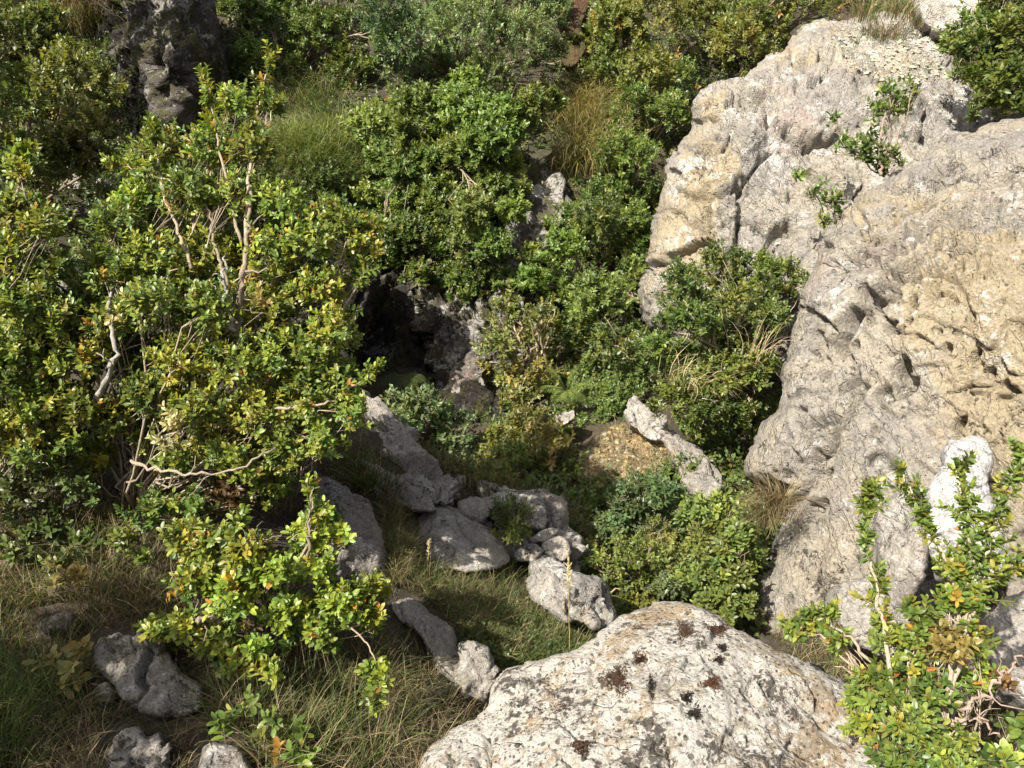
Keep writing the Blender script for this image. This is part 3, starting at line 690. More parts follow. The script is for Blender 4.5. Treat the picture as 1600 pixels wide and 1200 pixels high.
rock('rock_outcrop', 'white-flecked mossy rock face half in shadow at the ravine centre', 'rock outcrop',
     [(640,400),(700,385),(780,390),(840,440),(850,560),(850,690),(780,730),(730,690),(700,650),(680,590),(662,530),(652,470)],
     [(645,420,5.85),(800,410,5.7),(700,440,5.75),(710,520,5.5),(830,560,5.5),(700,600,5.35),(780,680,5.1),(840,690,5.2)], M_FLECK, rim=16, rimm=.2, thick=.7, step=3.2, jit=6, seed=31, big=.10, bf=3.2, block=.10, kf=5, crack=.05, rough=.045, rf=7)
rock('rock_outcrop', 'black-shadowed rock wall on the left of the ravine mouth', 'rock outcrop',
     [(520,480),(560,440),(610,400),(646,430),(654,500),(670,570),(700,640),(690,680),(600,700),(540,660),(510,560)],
     [(540,480,5.6),(620,430,5.95),(600,560,5.5),(660,560,5.6),(560,640,5.1),(680,660,5.1)], M_SHADE_BLACK, rim=20, thick=.6, step=4, jit=5, seed=32, big=.1, bf=2.5, block=.1, kf=3.4, crack=.06, rough=.03, rf=7)
rock('rock_outcrop', 'shade-darkened rock wall added behind the tall left shrub to shade the ravine', 'rock outcrop',
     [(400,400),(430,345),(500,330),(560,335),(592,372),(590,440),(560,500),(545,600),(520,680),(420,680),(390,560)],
     [(430,360,4.7),(560,350,4.7),(500,480,4.45),(560,500,4.55),(430,600,4.3),(540,640,4.4)], M_SHADE_BLACK, rim=24, thick=.9, step=4, jit=5, seed=52, big=.1, bf=2.5, block=.1, kf=3.4, crack=.06, rough=.03, rf=7)  # mostly hidden wall, added to throw shade into the ravine
rock('rock_outcrop', 'low rock added as black shade at the ravine foot behind the small shrub', 'rock outcrop',
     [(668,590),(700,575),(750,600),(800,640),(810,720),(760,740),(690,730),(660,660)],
     [(680,600,5.25),(760,600,5.15),(800,720,4.75),(690,720,4.8)], M_SHADE_BLACK, rim=14, thick=.4, step=3.4, jit=5, seed=64, big=.06, bf=3, block=.06, kf=5, crack=.03)  # added rock whose colour paints the black shade of the cleft
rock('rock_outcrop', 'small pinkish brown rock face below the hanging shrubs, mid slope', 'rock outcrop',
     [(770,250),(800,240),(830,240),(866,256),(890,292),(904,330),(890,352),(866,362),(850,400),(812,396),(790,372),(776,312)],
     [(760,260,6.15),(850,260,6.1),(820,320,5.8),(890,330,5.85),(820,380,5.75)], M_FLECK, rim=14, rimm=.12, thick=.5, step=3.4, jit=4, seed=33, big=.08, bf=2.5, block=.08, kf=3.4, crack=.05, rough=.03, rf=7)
G3 = 'pale rocks around the orange scree'
rock('stone', 'small rounded pale stone above the orange scree', 'stone',
     [(862,660),(864,649),(884,639),(901,644),(898,656),(880,666)], 4.35, M_PALE, rim=9, thick=.2, step=2.4, jit=2, seed=34, group=G3, big=.02, bf=6, block=.03, kf=8, crack=.02)
rock('boulder', 'pointed pale rock under the dense dark shrub', 'boulder',
     [(976,644),(980,628),(994,614),(1004,634),(1022,642),(1044,652),(1048,690),(1020,690),(996,676)], 4.0, M_PATH, rim=14, thick=.3, step=2.8, jit=3, seed=35, group=G3, big=.03, bf=4, block=.05, kf=6, crack=.03)
rock('rock_outcrop', 'grooved grey ledge sloping down right of the orange scree', 'rock outcrop',
     [(1034,678),(1050,672),(1072,688),(1098,706),(1122,728),(1140,764),(1124,784),(1076,768),(1056,728)],
     [(1045,680,3.95),(1120,730,3.75),(1080,730,3.75),(1120,775,3.6)], M_CLIFF2, rim=16, thick=.35, step=2.8, jit=3, seed=36, group=G3, big=.03, bf=4, block=.04, kf=6, crack=.03, strata=.015, sdir=(.6, 0, .8), sf=14)
rock('stone', 'flat pale stone at the left foot of the orange scree', 'stone',
     [(914,706),(932,696),(950,711),(946,720),(926,724)], 4.15, M_PALE, rim=8, thick=.15, step=2.4, jit=2, seed=37, group=G3, big=.015, bf=6, block=.03, kf=9, crack=.02)
rock('boulder', 'grey rock behind the leaves of the far left shrub', 'boulder',
     [(52,408),(74,402),(94,410),(114,438),(102,466),(66,474),(50,450)], 2.9, M_SHADE, rim=18, thick=.3, step=3, seed=38, big=.02, bf=5, block=.03, kf=8, crack=.02)
rock('boulder', 'pale grey rock glimpsed through the tall left shrub', 'boulder',
     [(272,424),(282,402),(306,398),(334,414),(330,444),(296,458),(276,446)], 2.95, M_PATH, rim=18, thick=.3, step=3, seed=39, big=.02, bf=5, block=.03, kf=8, crack=.02)
G4 = 'pale stones below the far left shrub'
rock('stone', 'pale stone in the shade below the upper left shrub, uppermost of three', 'stone',
     [(92,236),(108,222),(120,234),(116,252),(98,254)], 5.5, M_PATH, rim=9, thick=.2, step=3, jit=2, seed=40, group=G4, big=.03, bf=4, block=.05, kf=6, crack=.03)
rock('stone', 'pale stone in the shade below the upper left shrub, lowest left of three', 'stone',
     [(102,284),(116,272),(130,282),(126,298),(108,298)], 5.2, M_PATH, rim=9, thick=.2, step=3, jit=2, seed=41, group=G4, big=.03, bf=4, block=.05, kf=6, crack=.03)
rock('stone', 'pale stone nearest the tall shrub, right of two other shaded stones', 'stone',
     [(144,288),(158,278),(174,288),(170,302),(150,304)], 5.2, M_PATH, rim=9, thick=.2, step=3, jit=2, seed=42, group=G4, big=.03, bf=4, block=.05, kf=6, crack=.03)

# ------------------------------------------------------------------ leaves and shoots
def leaf_template(kind):
    if kind == 'near':
        rows = [(.0, 0), (.14, .62), (.42, 1.0), (.72, .92), (.92, .5)]
        v = [(0, 0)]
        tris = []; quads = []
        V = [(0.0, 0.0)]
        idx = []
        for y, wd in rows[1:]:
            b = len(V); V += [(-wd, y), (0, y), (wd, y)]; idx.append(b)
        tip = len(V); V.append((0, 1.0))
        b = idx[0]; tris += [(0, b + 1, b), (0, b + 2, b + 1)]
        for a, b in zip(idx, idx[1:]):
            quads += [(a, a + 1, b + 1, b), (a + 1, a + 2, b + 2, b + 1)]
        a = idx[-1]; tris += [(a, a + 1, tip), (a + 1, a + 2, tip)]
        return np.array(V), quads, tris
    V = np.array([(0, 0), (-1, .5), (1, .5), (0, 1.0)]); return V, [], [(0, 2, 3), (0, 3, 1)]
LT = {k: leaf_template(k) for k in ('near', 'far')}
def leaves(mb, base, d, nrm, size, width, col, kind, fold=.25, curl=.18):
    V, Q, T = LT[kind]
    d = unit(d); n = unit(nrm - d * (nrm * d).sum(1, keepdims=True)); wv = np.cross(d, n)
    u = V[:, 0]; y = V[:, 1]
    hgt = fold * np.abs(u) * .5 * width - curl * y * y
    v = base[:, None] + size[:, None, None] * (wv[:, None] * (u * width * .5)[None, :, None] + d[:, None] * y[None, :, None] + n[:, None] * hgt[None, :, None])
    k = len(V); N = len(base); o = (np.arange(N) * k)[:, None, None]
    q = (np.array(Q, np.int64)[None] + o).reshape(-1, 4) if Q else None
    t = (np.array(T, np.int64)[None] + o).reshape(-1, 3)
    shade = (1 + .0 * y)
    c = (col[:, None] * shade[None, :, None]).reshape(-1, 3)
    mb.add(v.reshape(-1, 3), q, t, c)

PAL = {
 'near':   [((.185, .20, .030), 4), ((.125, .17, .032), 5), ((.070, .118, .028), 4), ((.23, .22, .036), 1.5), ((.33, .17, .03), .14), ((.30, .24, .09), .25)],
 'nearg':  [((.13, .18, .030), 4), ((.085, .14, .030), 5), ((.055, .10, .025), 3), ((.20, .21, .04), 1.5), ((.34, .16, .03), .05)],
 'lit':    [((.195, .225, .030), 5), ((.14, .195, .035), 6), ((.085, .14, .03), 4), ((.26, .235, .038), 1.1), ((.38, .18, .03), .10)],
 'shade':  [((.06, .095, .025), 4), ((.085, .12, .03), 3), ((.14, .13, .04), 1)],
 'wilt':   [((.28, .24, .08), 4), ((.20, .17, .05), 3), ((.14, .13, .04), 2)],
 'right':  [((.11, .155, .028), 5), ((.15, .18, .03), 3), ((.07, .112, .026), 5), ((.23, .20, .034), 1.5), ((.36, .17, .03), .28)],
 'blue':   [((.11, .15, .062), 4), ((.085, .125, .048), 4), ((.05, .09, .03), 3), ((.14, .17, .05), 1)],
 'mid':    [((.10, .15, .032), 4), ((.075, .12, .028), 4), ((.135, .17, .035), 3), ((.05, .085, .022), 3), ((.20, .20, .05), .5)],
 'bright': [((.14, .18, .042), 4), ((.10, .145, .036), 4), ((.16, .20, .04), 2), ((.06, .10, .025), 2)],
 'olive':  [((.125, .14, .032), 4), ((.095, .12, .03), 4), ((.07, .095, .025), 3), ((.18, .18, .045), 1.4), ((.30, .16, .04), .15)],
 'dense':  [((.10, .13, .026), 4), ((.07, .105, .024), 4), ((.045, .075, .02), 3), ((.15, .165, .035), 2)],
 'gold':   [((.165, .165, .042), 4), ((.125, .145, .036), 4), ((.09, .12, .03), 3), ((.24, .19, .06), 1)],
 'teal':   [((.085, .125, .055), 4), ((.075, .11, .04), 4), ((.095, .13, .04), 3), ((.05, .08, .035), 2)],
 'rusty':  [((.12, .14, .03), 5), ((.085, .115, .028), 4), ((.26, .12, .035), .35), ((.17, .17, .04), 1.5)],
 'brown':  [((.13, .07, .03), 4), ((.09, .06, .03), 3), ((.18, .11, .04), 1)],
 'cream':  [((.40, .36, .20), 4), ((.32, .28, .14), 3)],
}
def pick(pal, n):
    c = np.array([p[0] for p in PAL[pal]]); wgt = np.array([p[1] for p in PAL[pal]], float)
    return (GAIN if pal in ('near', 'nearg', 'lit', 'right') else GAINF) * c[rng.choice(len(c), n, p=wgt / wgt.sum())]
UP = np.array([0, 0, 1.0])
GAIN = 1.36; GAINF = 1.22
def shoots(mb, tw, O, A, L, leaf, pal, kind, pairs, wid=.46, twig_r=.0012, spread=1.0, twig_col=(.16, .13, .07)):
    """leafy shoots: opposite pairs of leaves along short twigs"""
    N = len(O)
    if N == 0: return
    A = unit(A)
    ref = np.where(np.abs(A[:, 2:3]) < .9, np.array([[0, 0, 1.0]]), np.array([[1.0, 0, 0]]))
    e1 = unit(np.cross(A, ref)); e2 = np.cross(A, e1)
    phi = rng.random(N) * 6.28
    bend = rng.normal(size=(N, 3)) * .18 + UP * .12
    K = pairs
    t = (np.arange(K) + .5) / K
    t = .12 + .88 * t
    pos = O[:, None] + L[:, None, None] * (A[:, None] * t[None, :, None] + bend[:, None] * (t ** 2)[None, :, None])
    ax = unit(A[:, None] + 2 * bend[:, None] * t[None, :, None])
    ang = phi[:, None] + np.arange(K)[None] * (math.pi / 2) + rng.normal(size=(N, K)) * .3
    per = e1[:, None] * np.cos(ang)[..., None] + e2[:, None] * np.sin(ang)[..., None]
    bc = pick(pal, N) * rng.uniform(.75, 1.25, (N, 1))
    for sg in (1, -1):
        pr = per * sg
        d = ax * (.30 + .75 * t ** 2)[None, :, None] + pr * (1.0 - .45 * t ** 2)[None, :, None] * spread + rng.normal(size=pr.shape) * .2 + UP * .12
        nr = ax * .9 - pr * .15 + UP * .55 + SUN * .25 + rng.normal(size=pr.shape) * .35
        sz = leaf * (.72 + .5 * np.sin(math.pi * np.minimum(t * .75 + .1, 1)))[None] * rng.uniform(.7, 1.18, (N, K))
        col = bc[:, None] * .62 + pick(pal, N * K).reshape(N, K, 3) * .38
        odd = rng.random((N, K)) < .008
        if pal in ('near', 'lit', 'right', 'nearg'):
            col = np.where(odd[..., None], np.array([.36, .15, .03]), col)
        col = col * rng.uniform(.78, 1.22, (N, K, 1))
        keep = (rng.random((N, K)) < .94).ravel()
        f = lambda a: a.reshape(-1, 3)[keep]
        leaves(mb, f(pos), f(d), f(nr), sz.ravel()[keep], wid, f(col), kind)
    if tw is not None:
        # thin three-sided twigs under the leaves
        tt = np.array([0, .5, 1.0])
        c = O[:, None] + L[:, None, None] * (A[:, None] * tt[None, :, None] + bend[:, None] * (tt ** 2)[None, :, None])
        rr = twig_r * np.array([1.25, 1.0, .6])
        th = np.arange(3) * 2.094
        ring = e1[:, None] * np.cos(th)[None, :, None] + e2[:, None] * np.sin(th)[None, :, None]
        v = c[:, :, None] + ring[:, None] * rr[None, :, None, None]
        q = []
        for i in range(2):
            for j in range(3): q.append((i * 3 + j, i * 3 + (j + 1) % 3, (i + 1) * 3 + (j + 1) % 3, (i + 1) * 3 + j))
        q = (np.array(q)[None] + (np.arange(N) * 9)[:, None, None]).reshape(-1, 4)
        tw.add(v.reshape(-1, 3), q, None, np.array(twig_col))

def wobble(a, b, n=7, amp=.08, sag=0.0):
    t = np.linspace(0, 1, n)[:, None]
    p = a + (b - a) * t
    ln = np.linalg.norm(b - a)
    k = rng.normal(size=(n, 3)).cumsum(0); k -= k[0] + (k[-1] - k[0]) * t
    p = p + k * ln * amp * .5
    p[:, 2] -= sag * ln * np.sin(math.pi * t[:, 0])
    return p
def pixpath(pts, n=18, jit=.006):
    p = P(*np.array(pts, float).T)
    s = np.concatenate([[0], np.linalg.norm(np.diff(p, axis=0), axis=1).cumsum()])
    t = np.linspace(0, s[-1], n)
    q = np.stack([np.interp(t, s, p[:, k]) for k in range(3)], 1)
    for _ in range(2): q[1:-1] = .25 * q[:-2] + .5 * q[1:-1] + .25 * q[2:]
    q[1:-1] += rng.normal(size=(n - 2, 3)) * jit
    return q

def shrub(name, label, clumps, base, leaf, pal, kind='far', cat='shrub', group=None, dens=1.0, L=.1, pairs=6, flat=.9,
          paths=(), bark=(.20, .16, .11), trunk_r=.012, squash=1.0, wid=.46, upb=.45, dj=.35, bare=(), down=False, extra_clumps=(), shell=.55):
    """clumps: (px, py, radius px, distance); base: pixel and distance of the foot; paths: visible leafy branches"""
    if isinstance(base, tuple) and len(base) == 3: bpos = P(*[float(x) for x in base])
    else: bpos = np.array(base, float)
    e = empty(name, bpos, label, cat, group)
    fol, br = MB(), MB()
    if kind == 'far':
        q_ = rng.uniform(.8, 1.25); leaf *= q_; L *= rng.uniform(.85, 1.2); wid *= rng.uniform(.85, 1.1); dj = .9; dens *= .85
    allc = [(c, pal) for c in clumps] + list(extra_clumps)
    for (px, py, r, d), pl_ in allc:
        d = d + rng.normal() * r / F * d * dj
        c = P(px, py, d); rad = r / F * d * (.88 if kind == 'far' else 1)
        n = max(3, int(dens * 11.6 * (rad / L) ** 2))
        u = unit(rng.normal(size=(n, 3))); 
        u[:, 2] = np.where(u[:, 2] < -.35, -u[:, 2], u[:, 2]) if not down else u[:, 2]
        rr = rad * (shell + (1.02 - shell) * rng.random(n) ** .6)
        rr = np.where(rng.random(n) < .10, rr * rng.uniform(1.05, 1.4, n), rr)
        k0 = len(fol.c)
        ecc = np.array([1.0, .9, flat]) * rng.uniform(.85, 1.15, 3)
        tip = c + u * rr[:, None] * ecc
        A = unit(u * .75 + UP * upb + rng.normal(size=(n, 3)) * .35 + (SUN * .12))
        LL = L * rng.uniform(.6, 1.25, n)
        O = tip - A * LL[:, None]
        shoots(fol, br if kind == 'near' else None, O, A, LL, leaf, pl_, kind, pairs, wid)
        tint = rng.uniform(.72, 1.32) * np.array([rng.uniform(.9, 1.15), 1.0, rng.uniform(.85, 1.1)])
        for kk in range(k0, len(fol.c)): fol.c[kk] = fol.c[kk] * tint
        # limb to the clump and its secondary branches
        w = wobble(bpos + rng.normal(size=3) * rad * .12, c, 9, .10, -.05)
        r0 = trunk_r * rng.uniform(.3, .6)
        br.tube(w, np.linspace(r0, r0 * .35, 9), 5, np.array(bark) * rng.uniform(.75, 1.25))
        ks = rng.choice(n, min(n, 9 if kind == 'near' else 8), replace=False)
        for k in ks:
            a = w[-1 - int(rng.integers(0, 4))]
            br.tube(wobble(a, O[k] if kind == 'near' or rng.random() < .5 else tip[k] + (tip[k] - c) * .12, 5, .14), np.linspace(r0 * .38, r0 * .13, 5), 4, np.array(bark) * rng.uniform(.8, 1.7))
    for (pts, r0, r1, t0, nsh, pl_) in paths:
        q = pixpath(pts, 22, .003 if kind == 'near' else .01)
        br.tube(q, np.linspace(r0, r1, 22), 6, np.array(bark) * rng.uniform(.9, 1.3))
        if nsh:
            t = t0 + (1 - t0) * rng.random(nsh) ** .85
            i = np.minimum((t * 21).astype(int), 20); fr = (t * 21 - i)[:, None]
            o_ = q[i] * (1 - fr) + q[i + 1] * fr; ax = unit(q[i + 1] - q[i])
            A = unit(ax * .75 + unit(rng.normal(size=(nsh, 3))) * .75 + UP * .25)
            shoots(fol, br, o_, A, L * rng.uniform(.45, 1.35, nsh) * (1.15 - .45 * t), leaf, pl_, kind, pairs, wid)
            k = 4
            shoots(fol, br, np.repeat(q[-2:-1], k, 0), unit(np.repeat(unit(q[-1:] - q[-3:-2]), k, 0) + rng.normal(size=(k, 3)) * .22), L * rng.uniform(.6, .95, k), leaf, pl_, kind, pairs, wid)
    fol.build('foliage', LEAF, e, bpos)
    br.build('branches', BARK, e, bpos)
    for (pts, r0, r1, col) in bare:
        mb = MB(); q = pixpath(pts, 26, .0042); mb.tube(q, np.linspace(r0, r1, 26) * rng.uniform(.8, 1.25, 26), 7, np.array(col))
        for _ in range(3):
            i = int(rng.integers(8, 18)); a = q[i]
            mb.tube(wobble(a, a + unit(rng.normal(size=3) + UP * .4) * rng.uniform(.03, .09), 5, .2), np.linspace(r1 * .9, r1 * .3, 5), 4, np.array(col))
        mb.build('bare_branch', BARK, e, bpos)
    return e

# ------------------------------------------------------------------ far slope shrubs
GF = 'shrubs covering the far slope of the ravine'
far = dict(leaf=.030, kind='far', group=GF, L=.10, pairs=8, trunk_r=.03, wid=.58, dens=1.9)
def D(cl, d):
    out = []
    for x, y, r in cl:
        for _ in range(2):
            a = rng.random() * 6.28; q = rng.uniform(.75, 1.15) * r
            out.append((x + q * math.cos(a), y + q * math.sin(a) * .8, r * rng.uniform(.3, .55)))
    cl = cl + out
    return [(x, y, r, d + (y - np.mean([c[1] for c in cl])) * -.0016) for x, y, r in cl]
shrub('box_shrub', 'big blue-green box shrub at top centre', D([(640,60,75),(730,40,80),(810,70,75),(700,115,60),(850,20,60),(600,20,50),(760,120,50),(860,80,35)], 6.7), (720,120,7.0), pal='blue', **far)
shrub('box_shrub', 'bright green shrub hanging in the middle below the blue-green one', D([(590,200,50),(650,180,55),(720,180,60),(780,200,60),(640,260,60),(720,260,65),(790,260,45),(610,320,45),(690,330,55),(740,330,45),(830,170,40),(770,300,45),(800,330,30),(690,250,60),(610,250,50),(660,300,55),(760,230,50)], 5.85), (700,260,6.4), pal='bright', **{**far, 'dens': 2.7})
shrub('box_shrub', 'dark lower shrub drooping over the black ravine mouth', D([(640,370,48),(690,400,45),(740,380,50),(610,350,35),(660,410,30),(770,420,30),(720,438,30),(655,428,26),(790,440,32),(620,400,26),(690,430,34),(740,430,36),(770,380,36)], 5.65), (690,370,6.2), pal='mid', **{**far, 'dens': 2.6})
shrub('box_shrub', 'dim shaded shrub at the top left beside the dark rock pillar', D([(420,30,60),(490,60,55),(540,110,45),(400,90,40),(460,110,40),(560,50,40),(380,20,40)], 6.8), (470,130,7.1), pal='mid', **far)
shrub('box_shrub', 'olive shrub in the top left corner of the view', D([(20,60,70),(60,80,70),(110,130,66),(40,180,70),(130,200,50),(90,250,60),(155,140,36),(20,250,60),(-40,150,90),(140,255,40),(-60,40,90)], 4.4), (60,330,4.8), pal='olive', leaf=.024, kind='far', group=GF, L=.085, pairs=8, trunk_r=.025, wid=.56, dens=1.9)
shrub('box_shrub', 'dark shrub added mostly above the top edge to shade the dark rock pillar', [(80,-150,90,5.4),(120,-95,70,5.5),(40,-230,100,5.4),(150,-210,80,5.5),(0,-130,90,5.3),(100,-290,90,5.5),(190,-150,70,5.6),(200,-240,80,5.6),(-60,-60,90,5.4),(230,-310,80,5.7)], (40,60,5.7), pal='mid', **far)  # shrub added above the frame so its shade falls on the pillar
shrub('box_shrub', 'olive green shrub right of the bare red earth, top edge', D([(960,40,60),(1020,30,60),(950,110,50),(1010,120,60),(975,60,50),(920,50,30)], 6.8), (980,120,7.1), pal='olive', **far)
shrub('box_shrub', 'rusty-flecked shrub directly above the upper right crag', D([(1090,60,60),(1150,70,60),(1200,40,60),(1110,10,50),(1240,15,45),(1160,20,50),(1190,85,30),(1290,5,35),(1340,0,30)], 6.9), (1150,90,7.2), pal='rusty', **far)
shrub('box_shrub', 'green shrub against the left flank of the upper right crag', D([(980,190,55),(1040,180,45),(1050,130,45),(990,250,50),(1010,310,40),(960,230,35)], 6.2), (1000,240,6.6), pal='mid', **far)
shrub('box_shrub', 'shrub below the golden grass, left of the crag base', D([(950,310,45),(930,345,50),(980,350,50),(1010,380,30),(900,340,35)], 5.9), (950,340,6.2), pal='mid', **far)
shrub('box_shrub', 'bright rounded shrub above the yellow straggly one', D([(880,390,50),(940,400,60),(990,410,35),(865,450,50),(930,470,60),(980,460,40),(830,440,35)], 5.5), (920,450,5.9), pal='bright', **far)
shrub('box_shrub', 'deep green shrub left of the crag foot', D([(960,540,50),(900,530,50),(1000,550,40),(940,595,45),(1000,600,30),(890,590,30)], 5.1), (950,570,5.4), pal='mid', **far)
shrub('box_shrub', 'straggly yellowing shrub beside the white-flecked ravine rock', D([(790,480,32),(780,540,36),(830,540,40),(850,600,42),(800,600,35),(840,490,30),(810,630,30)], 5.0), (820,610,5.3), pal='gold', leaf=.032, kind='far', group=GF, L=.12, pairs=7, trunk_r=.03, wid=.55, dens=1.3, bark=(.32, .26, .17))
shrub('box_shrub', 'yellow-green shrub in the gully above the stony ledge', D([(830,670,45),(790,700,45),(860,690,40),(760,740,38),(820,740,45),(862,740,32),(840,710,36)], 4.1), (830,730,4.3), pal='gold', extra_clumps=[((800,720,40,4.0),'mid'),((780,760,30,3.9),'dense'),((840,755,36,4.0),'mid')], leaf=.026, kind='far', group=GF, L=.085, pairs=8, dens=1.9, trunk_r=.025, wid=.55)
shrub('box_shrub', 'small shrub standing in front of the black ravine', D([(650,640,40),(690,655,35),(640,675,32),(680,690,38),(625,630,22),(700,690,28),(640,715,36),(690,730,34),(610,660,30),(725,715,26),(660,750,26)], 4.3), (670,690,4.5), pal='blue', leaf=.027, kind='far', group=GF, L=.09, pairs=7, dens=1.7, trunk_r=.02, wid=.55)
shrub('box_shrub', 'dense dark shrub wedged between the two great right-hand rocks', D([(1060,450,48),(1120,440,55),(1180,440,55),(1228,430,36),(1080,510,55),(1150,520,60),(1205,500,40),(1060,570,50),(1120,590,55),(1175,580,40),(1100,640,45),(1145,640,30),(1040,620,30),(1020,540,30),(1100,480,45),(1160,475,45),(1060,490,40),(1200,460,36),(1110,550,50),(1170,555,40)], 3.95), (1130,600,4.3), pal='dense', leaf=.025, kind='far', group=GF, L=.09, pairs=8, trunk_r=.025, wid=.5, dens=2.0, bark=(.30, .25, .17))
shrub('box_shrub', 'teal-tinted bush below the orange scree', D([(1010,765,42),(980,800,45),(1040,770,35),(1050,800,45),(950,835,38),(1010,820,45)], 3.5), (1000,830,3.7), pal='teal', leaf=.023, kind='far', group=GF, L=.08, pairs=7, dens=1.8, trunk_r=.02, wid=.55)
shrub('box_shrub', 'mixed olive bush behind the foreground boulder', D([(985,870,52),(1050,880,50),(1000,930,45),(945,900,40),(1060,945,40),(1030,840,35),(920,860,30)], 3.2), (1010,930,3.4), pal='olive', extra_clumps=[((1000,900,40,3.1),'mid'),((950,930,40,3.1),'dense'),((1040,920,40,3.1),'teal')], leaf=.022, kind='far', group=GF, L=.075, pairs=7, dens=1.8, trunk_r=.02, wid=.55)
shrub('box_shrub', 'vivid green bush against the foot of the great right rock', D([(1140,800,36),(1110,850,42),(1155,855,34),(1145,905,36),(1095,905,42),(1120,955,38),(1090,800,30),(1150,950,24)], 3.0), (1120,950,3.2), pal='bright', leaf=.024, kind='near', group=GF, L=.075, pairs=7, trunk_r=.02, dens=1.4)
shrub('juniper_shrub', 'small dark prickly shrub between the ledge rocks', D([(790,812,28),(800,835,24),(776,800,20),(815,800,18),(790,790,16)], 2.98), (792,845,3.05), pal='dense', leaf=.018, kind='far', L=.06, pairs=7, trunk_r=.008, wid=.35, dens=1.3)
shrub('box_shrub', 'dark shrub on the right edge above the great right rock', D([(1540,40,50),(1590,60,60),(1530,90,50),(1580,130,55),(1550,160,36),(1490,70,30),(1620,160,50),(1590,10,50),(1660,80,60)], 4.9), (1570,150,5.1), pal='dense', leaf=.032, kind='far', L=.10, pairs=8, dens=1.9, trunk_r=.03, wid=.5)
shrub('box_sapling', 'slender sapling with a visible stem in front of the upper right crag', [(1385,140,20,4.3),(1400,172,28,4.3),(1368,176,22,4.3),(1430,138,16,4.3),(1345,235,28,4.25),(1385,255,30,4.25),(1320,225,18,4.25),(1302,185,12,4.3),(1360,215,20,4.3)], (1378,275,4.3), pal='mid', leaf=.034, kind='near', L=.09, pairs=5, trunk_r=.014, dens=.9,
      bare=[([(1376,275,4.25),(1374,230,4.22),(1380,190,4.22),(1388,160,4.25)], .010, .005, (.24, .19, .14))])
shrub('box_sapling', 'loose sprigs rooted in the crack left of the sapling', [(1280,290,13,4.1),(1300,312,22,4.05),(1288,345,15,4.0),(1252,275,11,4.15),(1312,335,12,4.0),(1270,305,10,4.1)], (1305,350,4.05), pal='mid', leaf=.032, kind='near', L=.08, pairs=5, trunk_r=.010, dens=.9)

# ------------------------------------------------------------------ near shrubs
pale = (.22, .175, .125); grey = (.27, .25, .22)
N1 = [(420,165,28,2.35),(365,165,32,2.35),(250,240,42,2.3),(330,235,42,2.32),(390,240,42,2.3),(230,320,52,2.25),(300,310,48,2.25),(370,310,52,2.25),(440,325,42,2.28),(180,350,38,2.2),(520,345,40,2.3),(570,365,30,2.32),(480,385,48,2.25),(420,400,48,2.2),(330,400,48,2.2),(240,400,48,2.15),(170,420,42,2.15),(560,425,30,2.3),(500,455,48,2.2),(420,485,52,2.15),(330,480,52,2.12),(240,480,52,2.1),(170,510,42,2.1),(520,520,46,2.2),(450,560,52,2.12),(370,570,52,2.1),(280,560,50,2.1),(520,590,42,2.15),(480,640,52,2.1),(400,650,52,2.1),(310,650,52,2.1),(550,645,30,2.12),(230,620,42,2.1),(440,710,42,2.1),(360,720,42,2.1),(500,690,38,2.12),(280,720,36,2.12),(150,560,40,2.15),(210,560,45,2.2),(140,470,40,2.2),(300,620,45,2.2),(240,680,40,2.2),(180,660,40,2.22),(340,690,45,2.2),(150,720,40,2.25),(200,480,45,2.2),(280,440,45,2.22),(380,440,45,2.25),(460,440,42,2.25),(210,380,42,2.25),(320,530,45,2.2),(430,620,42,2.2),(560,390,28,2.3),(420,760,36,2.2),(470,600,42,2.2)]
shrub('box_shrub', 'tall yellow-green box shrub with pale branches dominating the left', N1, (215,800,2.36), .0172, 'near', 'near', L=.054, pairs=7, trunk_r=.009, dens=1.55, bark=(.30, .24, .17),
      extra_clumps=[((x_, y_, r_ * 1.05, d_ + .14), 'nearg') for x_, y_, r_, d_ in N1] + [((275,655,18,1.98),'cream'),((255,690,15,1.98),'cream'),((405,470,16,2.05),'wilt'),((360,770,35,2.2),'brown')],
      paths=[([(385,420,2.2),(385,330,2.22),(395,230,2.3),(405,150,2.36),(425,90,2.4)], .008, .002, .45, 26, 'near'),
             ([(378,380,2.2),(350,270,2.24),(335,190,2.3),(322,115,2.36)], .006, .002, .5, 22, 'near'),
             ([(300,420,2.15),(255,300,2.2),(245,230,2.26),(238,200,2.3)], .006, .002, .5, 18, 'near'),
             ([(430,640,2.1),(510,630,2.1),(560,600,2.14),(582,578,2.18)], .005, .002, .45, 22, 'lit'),
             ([(300,300,2.2),(230,268,2.24),(180,256,2.28)], .004, .0015, .4, 14, 'near'),
             ([(440,420,2.2),(520,370,2.24),(590,345,2.3)], .004, .0015, .4, 16, 'near'),
             ([(480,540,2.15),(545,470,2.2),(585,400,2.28)], .004, .0015, .4, 16, 'near')],
      bare=[([(370,530,2.16),(376,470,2.10),(379,420,2.07),(386,370,2.14),(392,290,2.24)], .0105, .005, pale),
            ([(148,625,2.12),(172,590,2.06),(183,545,2.03),(172,510,2.05),(170,480,2.09),(178,440,2.18)], .0085, .004, grey),
            ([(372,480,2.12),(340,400,2.16),(325,330,2.18),(300,280,2.24)], .005, .003, pale),
            ([(205,720,2.06),(260,735,2.0),(310,745,1.98),(380,730,2.0),(430,700,2.05)], .005, .0025, (.30, .24, .18)),
            ([(362,520,2.1),(350,440,2.06),(352,400,2.08)], .006, .003, grey)])
